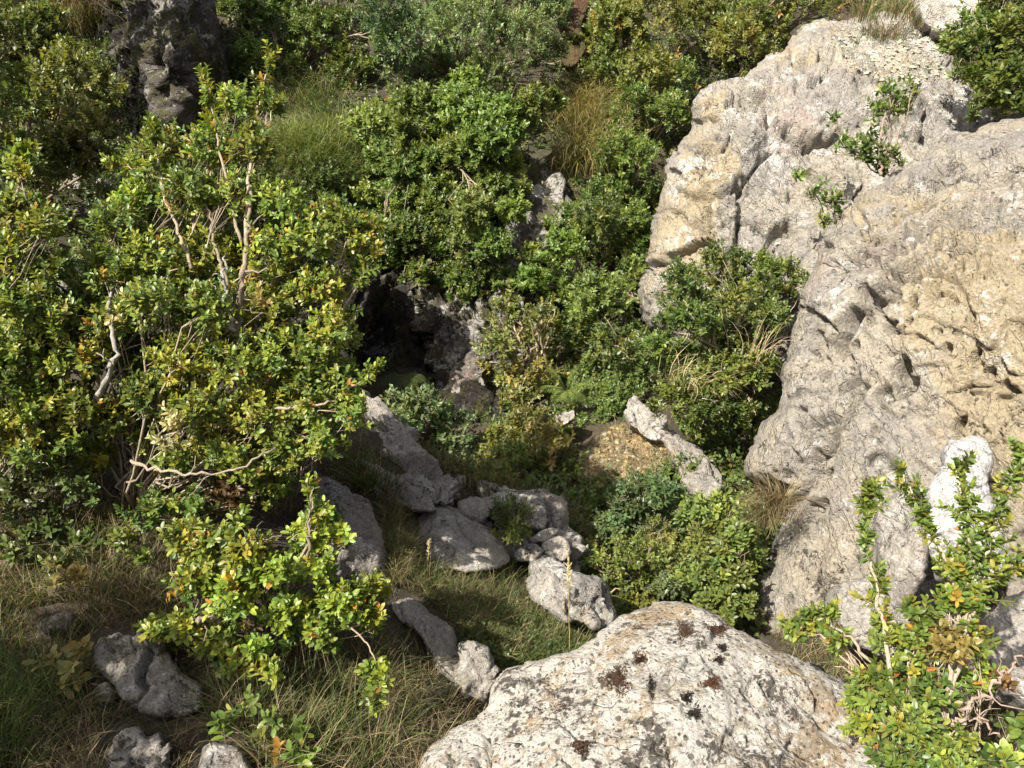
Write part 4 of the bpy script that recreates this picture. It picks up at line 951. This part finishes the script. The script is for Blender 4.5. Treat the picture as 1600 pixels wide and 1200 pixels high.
N2 = [(30,270,20,2.1),(30,335,46,2.1),(70,355,36,2.1),(15,400,46,2.08),(75,430,40,2.1),(30,480,50,2.05),(90,500,40,2.1),(40,560,50,2.05),(110,570,42,2.1),(60,630,46,2.05),(130,640,36,2.1),(30,690,36,2.05),(-30,420,60,2.1),(-30,560,60,2.1),(-40,670,60,2.1),(110,500,42,2.2),(60,520,45,2.2),(100,640,42,2.2),(20,620,45,2.2),(100,690,36,2.15),(70,720,36,2.15)]
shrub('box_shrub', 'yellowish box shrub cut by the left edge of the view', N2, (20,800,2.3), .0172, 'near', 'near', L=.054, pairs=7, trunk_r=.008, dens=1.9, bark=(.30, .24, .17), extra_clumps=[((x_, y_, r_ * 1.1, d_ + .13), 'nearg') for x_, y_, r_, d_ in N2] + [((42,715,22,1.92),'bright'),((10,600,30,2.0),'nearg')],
      paths=[([(40,400,2.08),(30,310,2.1),(28,265,2.12),(40,235,2.14)], .005, .002, .55, 14, 'lit')])
N3 = [(290,842,32,1.85),(345,852,38,1.85),(390,862,38,1.83),(310,905,38,1.85),(370,930,42,1.82),(430,900,34,1.85),(480,838,32,1.9),(510,808,22,1.92),(490,885,32,1.9),(538,835,18,1.93),(530,945,40,1.9),(580,925,28,1.95),(450,962,38,1.83),(340,1000,38,1.8),(290,985,32,1.82),(250,985,24,1.84),(390,1022,34,1.78),(418,1055,22,1.76),(580,965,22,1.92),(500,985,32,1.86),(370,1045,24,1.76)]
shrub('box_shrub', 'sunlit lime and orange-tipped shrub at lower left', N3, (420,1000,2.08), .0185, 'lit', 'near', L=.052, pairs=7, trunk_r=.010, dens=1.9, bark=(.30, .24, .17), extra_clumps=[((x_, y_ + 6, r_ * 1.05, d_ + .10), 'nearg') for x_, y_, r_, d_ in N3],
      paths=[([(430,920,1.88),(480,860,1.88),(488,800,1.9),(490,770,1.92)], .005, .002, .6, 10, 'lit'),
             ([(520,960,1.88),(570,1000,1.86),(590,1050,1.82),(588,1090,1.8)], .003, .0012, .55, 12, 'lit'),
             ([(350,900,1.85),(360,850,1.86),(368,815,1.88)], .004, .0015, .4, 10, 'lit')],
      bare=[([(300,975,1.8),(312,968,1.76),(330,962,1.76),(345,972,1.78)], .007, .003, pale),
            ([(482,870,1.86),(484,810,1.86),(490,760,1.9)], .004, .002, pale),
            ([(370,880,1.82),(400,850,1.82),(440,835,1.85)], .004, .002, pale)])
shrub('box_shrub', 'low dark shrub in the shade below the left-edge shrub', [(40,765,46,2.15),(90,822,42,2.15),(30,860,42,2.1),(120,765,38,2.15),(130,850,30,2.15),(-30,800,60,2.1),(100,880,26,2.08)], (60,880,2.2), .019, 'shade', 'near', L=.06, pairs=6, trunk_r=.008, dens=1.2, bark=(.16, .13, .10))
shrub('box_shrub', 'dark green clump under the tall shrub beside its bare stump', [(215,800,34,2.15),(190,840,26,2.1),(250,790,34,2.15),(220,870,24,2.1),(300,790,34,2.15)], (215,870,2.25), .019, 'nearg', 'near', L=.058, pairs=6, trunk_r=.008, dens=1.2, bark=(.16, .13, .10))
shrub('box_seedling', 'small orange-flecked sprigs at the bottom edge, centre left', [(345,1125,16,1.66),(380,1105,16,1.68),(420,1120,24,1.66),(460,1150,22,1.64),(470,1180,20,1.62),(420,1165,18,1.64)], (420,1190,1.68), .024, 'nearg', 'near', L=.055, pairs=5, trunk_r=.004, dens=.6)
shrub('box_seedling', 'wilted yellow sprig beside the small shaded stone', [(78,1030,14,1.8),(105,1040,18,1.8),(122,1018,14,1.82),(110,1060,12,1.8),(92,905,16,1.95),(120,900,16,1.95)], (120,1075,1.85), .026, 'wilt', 'near', L=.05, pairs=4, trunk_r=.003, dens=.6)
RB = 1.50
N6 = [(x_, y_, r_ * .85, d_) for x_, y_, r_, d_ in [(1480,1010,42,RB),(1430,1015,46,RB),(1520,1000,40,RB),(1400,1070,52,RB),(1460,1080,52,RB),(1350,1085,42,1.55),(1525,1060,36,RB),(1420,1140,52,1.45),(1350,1135,36,1.5),(1480,1150,44,1.45),(1310,1000,26,1.6),(1380,990,34,1.55),(1490,940,34,RB),(1440,960,34,RB),(1290,955,22,1.62),(1255,975,24,1.62),(1500,880,28,1.52),(1530,870,26,1.52),(1400,1190,50,1.42),(1480,1200,46,1.4)]]
shrub('box_shrub', 'upright leggy box shrub with orange tips at right front', N6, (1460,1240,1.62), .0152, 'right', 'near', L=.044, pairs=7, trunk_r=.009, dens=1.8, bark=(.34, .27, .2),
      extra_clumps=[((1480,1010,36,1.44),'wilt'),((1560,1060,20,1.5),'brown')],
      paths=[([(1400,1150,1.46),(1390,1040,1.5),(1375,950,1.52),(1362,880,1.54),(1350,820,1.56),(1358,768,1.58)], .006, .0018, .4, 38, 'right'),
             ([(1480,1100,1.46),(1500,1000,1.5),(1490,900,1.52),(1450,820,1.54),(1422,765,1.56),(1410,730,1.58)], .006, .0018, .35, 38, 'right'),
             ([(1480,1100,1.46),(1510,1000,1.48),(1525,880,1.5),(1508,800,1.52),(1500,722,1.56)], .006, .0018, .3, 44, 'right'),
             ([(1500,1000,1.48),(1540,880,1.5),(1570,780,1.52),(1598,705,1.54)], .005, .0018, .35, 38, 'right'),
             ([(1480,1080,1.46),(1520,930,1.48),(1560,905,1.48),(1610,880,1.48)], .005, .0018, .35, 30, 'right'),
             ([(1420,1100,1.5),(1340,1010,1.56),(1290,965,1.6),(1240,985,1.62)], .005, .0018, .4, 26, 'right')],
      bare=[([(1500,1110,1.42),(1545,1080,1.4),(1580,1040,1.42),(1600,1030,1.44)], .004, .002, (.3, .22, .17)),
            ([(1480,1130,1.42),(1530,1120,1.4),(1560,1150,1.4)], .003, .0015, (.3, .22, .17))])
shrub('box_shrub', 'green leafy sprigs in the bottom right corner', [(1590,1140,26,1.4),(1575,1180,28,1.38),(1620,1160,40,1.4),(1560,1210,30,1.36)], (1600,1230,1.5), .026, 'nearg', 'near', L=.055, pairs=6, trunk_r=.006, dens=.7)
# unseen tall shrub added left of the view to shade the lower left grass
shrub('box_shrub', 'unseen tall shrub added left of the viewer to shade the lower left grass',
      [], (-2.05, .55, .1), .026, 'nearg', 'near', L=.085, pairs=7, trunk_r=.03, dens=1.0) if False else None
def off_shrub():
    e = empty('box_shrub', (-2.05, .5, .12), 'unseen tall shrub added beyond the left edge to shade the lower left grass', 'shrub')
    fol, br = MB(), MB()
    for (x, y, z, r) in OFFC:
        y -= .16
        c = np.array([x, y, z]); n = 90
        u = unit(rng.normal(size=(n, 3))); tip = c + u * (r * rng.uniform(.35, 1.0, n))[:, None]
        A = unit(u + UP * .5 + rng.normal(size=(n, 3)) * .3)
        L = .1 * rng.uniform(.7, 1.2, n)
        shoots(fol, None, tip - A * L[:, None], A, L, .032, 'nearg', 'far', 7, .6)
        br.tube(wobble(np.array([-2.05, .5, .1]), c, 9, .1), np.linspace(.02, .006, 9), 5, np.array([.3, .24, .17]))
    fol.build('foliage', LEAF, e, np.array([-2.05, .5, .12])); br.build('branches', BARK, e, np.array([-2.05, .5, .12]))
OFFC = [(-1.75,.3,1.35,.22),(-1.7,.6,1.5,.2),(-1.8,.1,1.7,.24),(-2.0,.2,1.7,.28),(-2.05,.55,1.75,.28),(-2.0,.8,1.45,.24),(-2.0,.0,1.55,.24),(-2.0, .1, .75, .25), (-2.0, .45, .8, .28), (-2.05, .8, .8, .25), (-2.0, .25, 1.1, .26), (-2.05, .6, 1.15, .26), (-2.05, .0, 1.05, .25), (-2.1, .4, 1.4, .24), (-2.0, .75, 1.05, .2), (-1.95, .3, .5, .25), (-2.0, .65, .5, .25), (-2.05, -.1, 1.35, .22)]
off_shrub()

# ------------------------------------------------------------------ grasses
def in_poly(n, poly):
    poly = np.array(poly, float); out = []
    lo, hi = poly.min(0), poly.max(0); k = 0
    while k < n:
        p = lo + (hi - lo) * rng.random((n * 2, 2))
        _, _, ins = poly_dist(p, poly)
        out.append(p[ins]); k += ins.sum()
    return np.concatenate(out)[:n]
def blades(mb, base, lean, hgt, width, col, bend=.8, seg=4):
    N = len(base); t = np.linspace(0, 1, seg + 1)
    bend = np.broadcast_to(bend, (N,)) * rng.uniform(.5, 1.4, N)
    ln = lean.copy(); ln[:, 2] = 0; ln = unit(ln)
    th = bend[:, None] * t[None] * 1.1 + .12
    dl = 1.0 / seg
    x = np.concatenate([np.zeros((N, 1)), np.cumsum(np.sin(th[:, :-1]) * dl, 1)], 1); z = np.concatenate([np.zeros((N, 1)), np.cumsum(np.cos(th[:, :-1]) * dl, 1)], 1)
    side = np.cross(ln, UP); sw = side * rng.normal(size=(N, 1)) * .25
    c = base[:, None] + hgt[:, None, None] * (ln[:, None] * x[..., None] + UP * z[..., None] + sw[:, None] * (t ** 2)[None, :, None])
    tw = rng.random(N) * 6.28
    wd = side * np.cos(tw)[:, None] + ln * np.sin(tw)[:, None]
    w_ = width * (1 - t ** 1.6 * .92)
    v = np.stack([c - wd[:, None] * w_[None, :, None], c + wd[:, None] * w_[None, :, None]], 2)
    k = 2 * (seg + 1)
    q = np.array([(2 * i, 2 * i + 1, 2 * i + 3, 2 * i + 2) for i in range(seg)])[None] + (np.arange(N) * k)[:, None, None]
    mb.add(v.reshape(-1, 3), q.reshape(-1, 4), None, np.repeat(col, k, 0))
STRAW = np.array([[.30, .235, .13], [.22, .165, .09], [.16, .12, .07], [.36, .30, .18], [.12, .085, .05]])
GREEN = np.array([[.10, .14, .035], [.075, .115, .03], [.13, .16, .045], [.055, .085, .025]])
def gcol(n, straw):
    a = STRAW[rng.integers(0, len(STRAW), n)]; b = GREEN[rng.integers(0, len(GREEN), n)]
    return np.where((rng.random(n) < straw)[:, None], a, b) * rng.uniform(.75, 1.25, (n, 1))
def grass_field(mb, poly, n, h0, h1, width, straw, bend, clump=0.0, ncl=0):
    p = in_poly(n, poly)
    if ncl:
        cc = in_poly(ncl, poly); i = rng.integers(0, ncl, n)
        p = cc[i] + rng.normal(size=(n, 2)) * clump
    ok = np.ones(n, bool)
    for a_ in STONES:
        d_, _, ins = poly_dist(p, np.array(a_, float)); ok &= ~(ins | (d_ < 5))
    p = p[ok]; n = len(p)
    if ncl: i = i[ok]
    b = ground_hit(p[:, 0], p[:, 1]); b[:, 2] -= .01
    ln = rng.normal(size=(n, 3))
    if ncl: 
        d = np.concatenate([p - cc[i], np.zeros((n, 1))], 1); ln = ln * .5 + np.stack([d[:, 0], -d[:, 1], d[:, 2]], 1) / clump * .8
    blades(mb, b, unit(ln + np.array([.25, .15, 0])), rng.uniform(h0, h1, n), width, gcol(n, straw), bend)
STONES = [[(150,1000),(192,986),(240,996),(264,1016),(276,1046),(320,1064),(324,1120),(306,1150),(248,1140),(212,1120),(168,1086),(146,1040)],
 [(160,1172),(178,1150),(192,1136),(216,1131),(230,1158),(252,1150),(264,1178),(262,1230),(180,1230)], [(306,1190),(320,1156),(352,1153),(382,1168),(402,1200),(410,1260),(310,1260)],
 [(146,1086),(152,1070),(166,1066),(178,1078),(176,1106),(156,1112)], [(56,980),(76,964),(112,956),(118,968),(96,994),(70,1002)],
 [(610,944),(628,933),(654,939),(674,958),(704,980),(713,998),(760,1014),(766,1030),(784,1050),(776,1090),(726,1090),(680,1048),(640,994)], [(824,882),(866,868),(932,900),(960,948),(966,966),(942,990),(880,980),(832,940)],
 [(640,790),(690,782),(786,850),(797,876),(776,892),(690,890),(636,840)]]
g = MB()
LL = [(-150,900),(250,960),(500,960),(640,1010),(760,1120),(660,1260),(-150,1260)]
grass_field(g, LL, 11000, .03, .10, .0009, .9, 1.8)
grass_field(g, LL, 4200, .07, .20, .0008, .8, 1.7, 22, 90)
grass_field(g, [(-150,980),(110,1010),(140,1110),(60,1210),(-150,1210)], 1800, .10, .24, .0015, .06, 1.2, 22, 26)
grass_field(g, [(250,640),(540,640),(600,760),(480,820),(250,800)], 3000, .05, .16, .0010, .75, 1.5)
grass_field(g, [(330,1100),(640,1040),(680,1130),(600,1230),(330,1230)], 1800, .08, .22, .0011, .35, 1.3, 20, 40)
grass_field(g, [(-150,780),(300,800),(300,970),(-150,970)], 5000, .06, .2, .0011, .6, 1.4)
grass_field(g, [(-900,620),(-150,700),(-150,1260),(-900,1260)], 9000, .06, .2, .0016, .7, 1.5)
grass_field(g, [(1500,1060),(2300,900),(2300,1400),(1450,1400)], 3500, .05, .18, .0014, .6, 1.4)
tag(g.build('grass', GRASS), 'tangled straw-brown and green grass over the shaded lower left ground', 'grass', kind='stuff')
g = MB()
GP = [(590,860),(640,850),(660,890),(800,900),(830,950),(880,990),(940,990),(930,1020),(800,1050),(700,990),(640,940)]
grass_field(g, GP, 3000, .02, .06, .0010, .45, 1.3)
grass_field(g, GP, 5000, .03, .10, .0010, .42, 1.3, 14, 120)
grass_field(g, GP, 1600, .07, .15, .0009, .4, 1.2, 16, 40)
grass_field(g, [(600,770),(640,800),(650,880),(620,930),(600,880)], 2500, .05, .15, .0010, .6, 1.2)
grass_field(g, [(500,700),(1000,760),(960,900),(800,880),(600,830)], 3000, .04, .10, .0010, .6, 1.1)
grass_field(g, [(1170,960),(1300,960),(1420,1010),(1430,1160),(1330,1120),(1250,1060)], 2600, .04, .14, .0011, .7, 1.4)
grass_field(g, [(620,650),(780,710),(830,790),(740,780),(690,740)], 1600, .04, .12, .0012, .6, 1.2)
tag(g.build('grass', GRASS), 'short dark green grass in the pocket between the ledge rocks', 'grass', kind='stuff')
# low leafy ground cover in the pocket
g = MB()
p = in_poly(900, [(740,980),(830,940),(900,990),(960,985),(930,1030),(800,1060),(720,1000)])
b = ground_hit(p[:, 0], p[:, 1])
shoots(g, None, b - UP * .01, unit(UP + rng.normal(size=(900, 3)) * .5), np.full(900, .035), .010, 'shade', 'far', 5, .8)
p = in_poly(700, [(930,900),(990,940),(1010,960),(960,980)]); b = ground_hit(p[:, 0], p[:, 1])
shoots(g, None, b - UP * .01, unit(UP + rng.normal(size=(700, 3)) * .5), np.full(700, .04), .011, 'mid', 'far', 5, .8)
tag(g.build('ground_cover', LEAF), 'low clover-like leaves carpeting the grass pocket behind the foreground boulder', 'ground cover', kind='stuff')

# undergrowth of the far slope
g = MB()
def under(poly, n, pal, L=.10, leaf=.028, avoid=()):
    p = in_poly(n, poly)
    for a in avoid:
        _, _, ins = poly_dist(p, np.array(a, float)); p = p[~ins]
    b = ground_hit(p[:, 0], p[:, 1]); k = len(b)
    A = unit(UP * 1.0 + rng.normal(size=(k, 3)) * .55 + np.array([0, -.3, 0]))
    h = fbm(b * 2.2, 3, 88)
    shoots(g, None, b + UP * (np.maximum(h, -.2) * .22)[:, None], A, L * rng.uniform(.7, 1.6, k), leaf, pal, 'far', 7, .58)
AV = [[(520,380),(640,420),(770,440),(790,680),(700,700),(500,690)], [(740,240),(880,240),(910,340),(850,400),(750,390)], [(160,-50),(350,-50),(350,90),(300,230),(200,230)],
      [(895,650),(1055,630),(1070,760),(900,775)], [(420,180),(560,180),(560,330),(430,330)], [(870,-30),(915,-30),(910,100),(880,100)]]
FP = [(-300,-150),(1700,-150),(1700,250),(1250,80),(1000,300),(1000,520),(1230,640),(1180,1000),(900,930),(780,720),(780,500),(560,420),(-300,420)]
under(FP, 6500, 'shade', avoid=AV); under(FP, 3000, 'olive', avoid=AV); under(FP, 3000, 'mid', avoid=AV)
under([(880,720),(1190,700),(1180,980),(1000,980),(880,800)], 1200, 'dense', .07, .022, avoid=AV)
under([(-900,200),(0,330),(-60,700),(-900,760)], 1800, 'olive', .10, .028)
under([(1640,950),(2300,600),(2300,1300),(1500,1250)], 900, 'olive', .08, .024)
under([(640,600),(800,560),(840,700),(700,720)], 130, 'shade', .08, .024)
under([(150,0),(350,0),(420,160),(300,300),(160,260)], 500, 'shade', .09, .026)
under([(640,680),(780,700),(830,780),(760,770),(680,720)], 260, 'olive', .05, .018)
under([(860,600),(1010,600),(1000,650),(930,665),(860,690)], 300, 'mid', .08, .024)
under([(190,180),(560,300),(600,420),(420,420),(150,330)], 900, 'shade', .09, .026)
tag(g.build('undergrowth', LEAF), 'low mixed leafy undergrowth filling gaps between the far slope shrubs', 'undergrowth', kind='stuff')

def tuft(name, label, pts, n, spread, h0, h1, width, straw, bend, d=None, lean=(0, 0, 0), cols=None, cat='grass tuft'):
    mb = MB(); bases = []
    for x, y in pts:
        if d is None: b = ground_hit([x], [y])[0]
        else: b = P(float(x), float(y), d)
        bases.append(b)
    for b in bases:
        base = b + rng.normal(size=(n, 3)) * spread * np.array([1, 1, .2])
        if d is None: base[:, 2] = glook(base[:, 0], base[:, 1]) - .01
        ln = unit((base - b) * np.array([1, 1, 0]) + rng.normal(size=(n, 3)) * .25 * spread + np.array(lean) * spread)
        c = gcol(n, straw) if cols is None else np.array(cols)[rng.integers(0, len(cols), n)] * rng.uniform(.75, 1.25, (n, 1))
        blades(mb, base, ln, rng.uniform(h0, h1, n), width, c, bend)
    o = mb.build(name, GRASS, origin=bases[0])
    return tag(o, label, cat)
GOLD = [(.40, .30, .13), (.30, .24, .10), (.20, .20, .07), (.13, .16, .05)]
tuft('grass_tuft', 'golden dry grass hanging down the bank in the upper middle', [(915,120),(930,170),(915,215),(935,250),(900,190),(950,200),(905,255)], 330, .10, .25, .55, .0032, 0, 1.9, lean=(0, -1.5, 0), cols=GOLD)
tuft('grass_tuft', 'soft bright green grass mound behind the tall left shrub', [(450,220),(490,215),(530,225),(470,255),(510,260),(540,275),(440,270),(490,290),(530,200)], 520, .15, .10, .24, .0022, 0, 1.7, lean=(0, -1.2, 0), cols=[(.20, .25, .06), (.15, .21, .05), (.11, .16, .04), (.24, .24, .08)])
tuft('grass_tuft', 'coarse dark green tuft between the dark boulder and the slab', [(578,768),(596,776),(560,760)], 90, .025, .10, .22, .0020, .25, 1.0)
tuft('grass_tuft', 'dry straw tuft tucked against the foot of the great right rock', [(1205,800),(1220,790),(1190,815)], 170, .03, .10, .24, .0013, .95, 1.6, d=3.05, lean=(-.6, -.8, 0))
tuft('grass_tuft', 'pale fine grass tuft at the right end of the ledge', [(884,820),(895,838),(876,806)], 150, .025, .06, .16, .0010, .7, 1.4, lean=(.8, -.3, 0))
tuft('grass_tuft', 'bleached straw stems arching out of the dense dark shrub', [(1045,592),(1075,602),(1095,612)], 22, .04, .14, .30, .0017, 1.0, 2.2, d=3.72, lean=(1.2, -.4, 0), cols=[(.50, .40, .24), (.42, .33, .19)])
tuft('grass_tuft', 'small bleached straw wisp beside the pitted right rock', [(1180,560),(1200,550)], 16, .03, .12, .24, .0016, 1.0, 1.9, d=3.62, lean=(1.2, .5, 0), cols=[(.50, .40, .24), (.42, .33, .19)])
tuft('grass_tuft', 'brown grass hanging over the top left edge above the pillar', [(120,20),(140,35),(160,20),(110,45)], 200, .09, .3, .6, .003, .8, 2.0, lean=(.6, -1.2, 0))
tuft('grass_tuft', 'yellow-green grass sprouting at the extreme top left', [(30,15),(55,25),(75,10)], 220, .09, .2, .45, .003, .3, 1.8, lean=(.4, -1.0, 0))
tuft('grass_tuft', 'long thin shaded grass below the dim top left shrub', [(470,160),(500,170),(520,150),(450,180)], 120, .10, .25, .5, .0024, .25, 1.9, lean=(0, -1.2, 0))
tuft('grass_tuft', 'straw and pale green grass fringe at the top of the upper right crag', [(1350,30),(1400,25),(1440,40),(1380,60)], 130, .08, .12, .3, .0028, .7, 1.5, d=6.35)
tuft('grass_tuft', 'thin wiry grass stems crossing the lower left face of the right rock', [(1230,740),(1245,700),(1215,720)], 9, .03, .15, .3, .0009, .8, .7, d=3.1)

def seed_stalk(label, foot, mid, top, hw):
    e = empty('grass_stalk', P(*map(float, foot)), label, 'grass stalk')
    q = pixpath([foot, mid, top], 16, .0008); o = P(*map(float, foot))
    mb = MB(); mb.tube(q, np.linspace(.0011, .0007, 16), 4, np.array([.40, .34, .17])); mb.build('stem', GRASS, e, o)
    mb = MB(); n = 70
    t = .62 + .38 * rng.random(n); i = np.minimum((t * 15).astype(int), 14)
    b = q[i] + (q[i + 1] - q[i]) * (t * 15 - i)[:, None]; ax = unit(q[i + 1] - q[i])
    d = unit(ax + rng.normal(size=(n, 3)) * .45)
    leaves(mb, b, d, rng.normal(size=(n, 3)), np.full(n, hw) * rng.uniform(.6, 1.2, n), .22, np.tile([[.52, .45, .26]], (n, 1)), 'far')
    mb.build('seed_head', GRASS, e, o)
seed_stalk('single pale seeding grass stalk standing before the white lichen boulder', (890,1018,2.1), (889,950,2.1), (888,862,2.1), .018)
seed_stalk('shorter thin seeding grass stalk left of the ledge grass pocket', (666,930,2.35), (668,890,2.35), (671,842,2.35), .012)

def fern(label, foot, fronds, pal):
    o = ground_hit([foot[0]], [foot[1]])[0] if len(foot) == 2 else P(*map(float, foot))
    e = empty('fern', o, label, 'fern')
    for dx, dy, dz in fronds:
        mb = MB(); tip = o + np.array([dx, dy, dz]); t = np.linspace(0, 1, 24)[:, None]
        q = o + (tip - o) * t; q[:, 2] += .05 * np.sin(t[:, 0] * math.pi) * np.linalg.norm(tip - o) * 2
        ax = unit(np.gradient(q, axis=0)); sd = unit(np.cross(ax, UP))
        ln = np.linalg.norm(tip - o) * .24 * np.sin(np.clip(t[:, 0] * 1.05 + .12, 0, 1) * math.pi) ** .8
        for sg in (1, -1):
            leaves(mb, q[2:], unit(sd[2:] * sg + ax[2:] * .45), np.tile(UP, (22, 1)), ln[2:] * .75 + .004, .085, pick(pal, 22), 'near')
        mb.tube(q, np.linspace(.003, .001, 24), 4, np.array([.12, .13, .04]))
        mb.build('frond', LEAF, e, o)
fern('light green fern at the foot of the deep green shrub', (885,610,4.75), [(-.22, -.15, .10), (.0, -.25, .06), (.2, -.12, .12), (.1, .05, .2), (-.12, -.24, .05), (.13, -.22, .04), (-.15, .02, .18)], 'bright')
fern('dark fern deep in the shadow of the ravine', (632,585,5.15), [(-.25, -.2, .0), (.0, -.3, -.05), (.2, -.2, .05), (-.15, -.28, -.05), (.12, -.28, 0)], 'shade')

# ------------------------------------------------------------------ loose stones
def gravel(name, label, pts, nrm_up, r0, r1, cols, mat):
    mb = MB(); n = len(pts)
    ico = unit(np.array([(1,0,0),(-1,0,0),(0,1,0),(0,-1,0),(0,0,1),(0,0,-1)], float))
    fc = np.array([(0,2,4),(2,1,4),(1,3,4),(3,0,4),(2,0,5),(1,2,5),(3,1,5),(0,3,5)])
    r = r0 + (r1 - r0) * rng.random(n) ** 2.5
    v = ico[None] * r[:, None, None] * rng.uniform(.6, 1.3, (n, 6, 1)) * np.array([1, 1, .7]) + rng.normal(size=(n, 6, 3)) * r[:, None, None] * .2
    rot = rng.random(n) * 6.28; cs, sn = np.cos(rot)[:, None], np.sin(rot)[:, None]
    v = np.stack([v[..., 0] * cs - v[..., 1] * sn, v[..., 0] * sn + v[..., 1] * cs, v[..., 2]], -1) + np.asarray(pts)[:, None]
    c = np.array(cols)[rng.integers(0, len(cols), n)] * rng.uniform(.75, 1.2, (n, 1))
    mb.add(v.reshape(-1, 3), None, (fc[None] + (np.arange(n) * 6)[:, None, None]).reshape(-1, 3), np.repeat(c, 6, 0))
    return tag(mb.build(name, mat, smooth=False), label, 'gravel', kind='stuff')
def stone_mat():
    N = NT('small_stone')
    a = N.n('Attribute', attribute_name='col').outputs['Color']
    N.link(a, N.b.inputs['Base Color']); N.b.inputs['Roughness'].default_value = .95
    return N.m
STN = stone_mat()
SCR = [(898,735),(925,690),(970,656),(1030,668),(1058,735),(1010,758),(955,790),(910,775)]
rock('earth_bank', 'tan bare earth bank under the orange scree in the gully', 'earth bank', SCR,
     [(900,740,4.05),(970,660,4.3),(1055,700,4.0),(980,720,4.02),(940,780,3.82),(1040,755,3.82)],
     rock_mat('tan_earth', (.22, .17, .10), (.30, .24, .16), ochre=.6, dark=.4, moss=.5, sc=1.6, ochre_c=(.36, .22, .09)), rim=12, rimm=.06, thick=.3, step=3, seed=62, big=.03, bf=4, block=.02, kf=6, crack=.01)
b = []
for x, y in in_poly(650, SCR):
    h_ = rock_hit(x, y, len(BVH) - 1)
    if h_ is not None: b.append(h_[0])
b = np.array(b)
gravel('gravel', 'orange-tan scree of small stones and dry litter in the gully', b, None, .003, .022, [(.34, .23, .10), (.28, .21, .11), (.33, .28, .19), (.25, .15, .07), (.30, .27, .22), (.20, .17, .06)], STN)
pts = []
for x, y in in_poly(900, [(1330,40),(1420,22),(1470,70),(1480,120),(1400,140),(1340,110),(1290,60)]):
    h_ = rock_hit(x, y, 1)
    if h_ is not None: pts.append(h_[0])
if pts: gravel('gravel', 'pale loose gravel on the top of the upper right crag', np.array(pts), None, .006, .026, [(.34, .32, .26), (.28, .28, .21), (.38, .33, .24), (.22, .23, .16)], STN)

mb = MB()
bb = []
for x, y in in_poly(1100, SCR):
    h_ = rock_hit(x, y, len(BVH) - 1)
    if h_ is not None: bb.append(h_[0])
bb = np.array(bb); kq = len(bb)
blades(mb, bb, unit(rng.normal(size=(kq, 3)) + np.array([0, -.4, 0])), rng.uniform(.03, .10, kq), .0022, np.array([(.32, .25, .14), (.26, .20, .11), (.36, .29, .18), (.18, .18, .07)])[rng.integers(0, 4, kq)], 1.7)
tag(mb.build('grass', GRASS), 'short tan-orange dry grass over the bare earth bank in the gully', 'grass', kind='stuff')
# cushions of dark moss on the foreground boulder
def moss(label, px, py, rpx, col, sq=.7):
    mb = MB(); pts = []; nr = []
    for k in range(int(110 + rpx * rpx * 1.8)):
        a = rng.random() * 6.28; r = rpx * .62 * abs(rng.normal()) ** .8 * (1 + .35 * math.sin(3 * a + px)) 
        h_ = rock_hit(px + r * math.cos(a), py + r * math.sin(a) * sq, 0)
        if h_ is not None: pts.append(h_[0]); nr.append(h_[1])
    if not pts: return
    pts = np.array(pts); nr = np.array(nr); n = len(pts)
    edge = np.linalg.norm(pts - pts.mean(0), axis=1); edge = 1 - edge / edge.max()
    for lay in range(2):
        d = unit(nr + rng.normal(size=(n, 3)) * .5)
        leaves(mb, pts + nr * (edge * .003 * lay)[:, None] - nr * .001, d, rng.normal(size=(n, 3)), .003 + .0035 * rng.random(n), .6, np.array(col) * rng.uniform(.6, 1.4, (n, 1)), 'far')
    tag(mb.build('moss_cushion', GRASS, origin=pts.mean(0)), label, 'moss', 'moss cushions on the foreground boulder')
BR = (.075, .045, .03); BK = (.035, .03, .025); RB_ = (.12, .06, .035)
moss('rust-brown round moss cushion in the middle of the foreground boulder', 1111, 1068, 13, RB_)
moss('black round moss spot just left of and below the rust-brown cushion', 1072, 1090, 9, BK)
moss('large dark brown moss patch left of centre on the foreground boulder', 966, 1062, 18, BR, 1.3)
moss('dark brown moss streak along the upper crest of the boulder', 1122, 984, 16, BR, .5)
moss('brown moss wedge under the tan knob near the boulder top', 1070, 986, 12, BR, 1.2)
moss('small black moss spot right of the boulder centre line', 1123, 1032, 8, BK)
moss('small black moss spot above the other black one, near the crest', 1128, 1012, 7, BK)
moss('dark moss patch at the bottom edge of the boulder, left half', 908, 1168, 13, BR, .8)
moss('dark moss clump low on the right of the bottom patch', 1086, 1116, 11, BK, .8)
moss('thin dark moss sliver below the two black spots', 1018, 1068, 6, BK, 1.8)
moss('brown moss blotch on the lower left flank of the big brown patch', 1000, 1030, 12, BR, .7)

# red bare earth bank at the top
rock('earth_bank', 'bare rusty red earth bank between two shrubs at the top', 'earth bank', [(870,-30),(918,-30),(922,14),(906,40),(918,66),(908,96),(890,110),(872,96),(880,60),(868,24)],
     6.9, rock_mat('red_earth', (.12, .06, .038), (.17, .10, .065), pink=.2, dark=.6, moss=.8, sc=1.0), rim=14, thick=.3, step=4, seed=50, big=.04, bf=3, block=.05, kf=4, crack=.03)
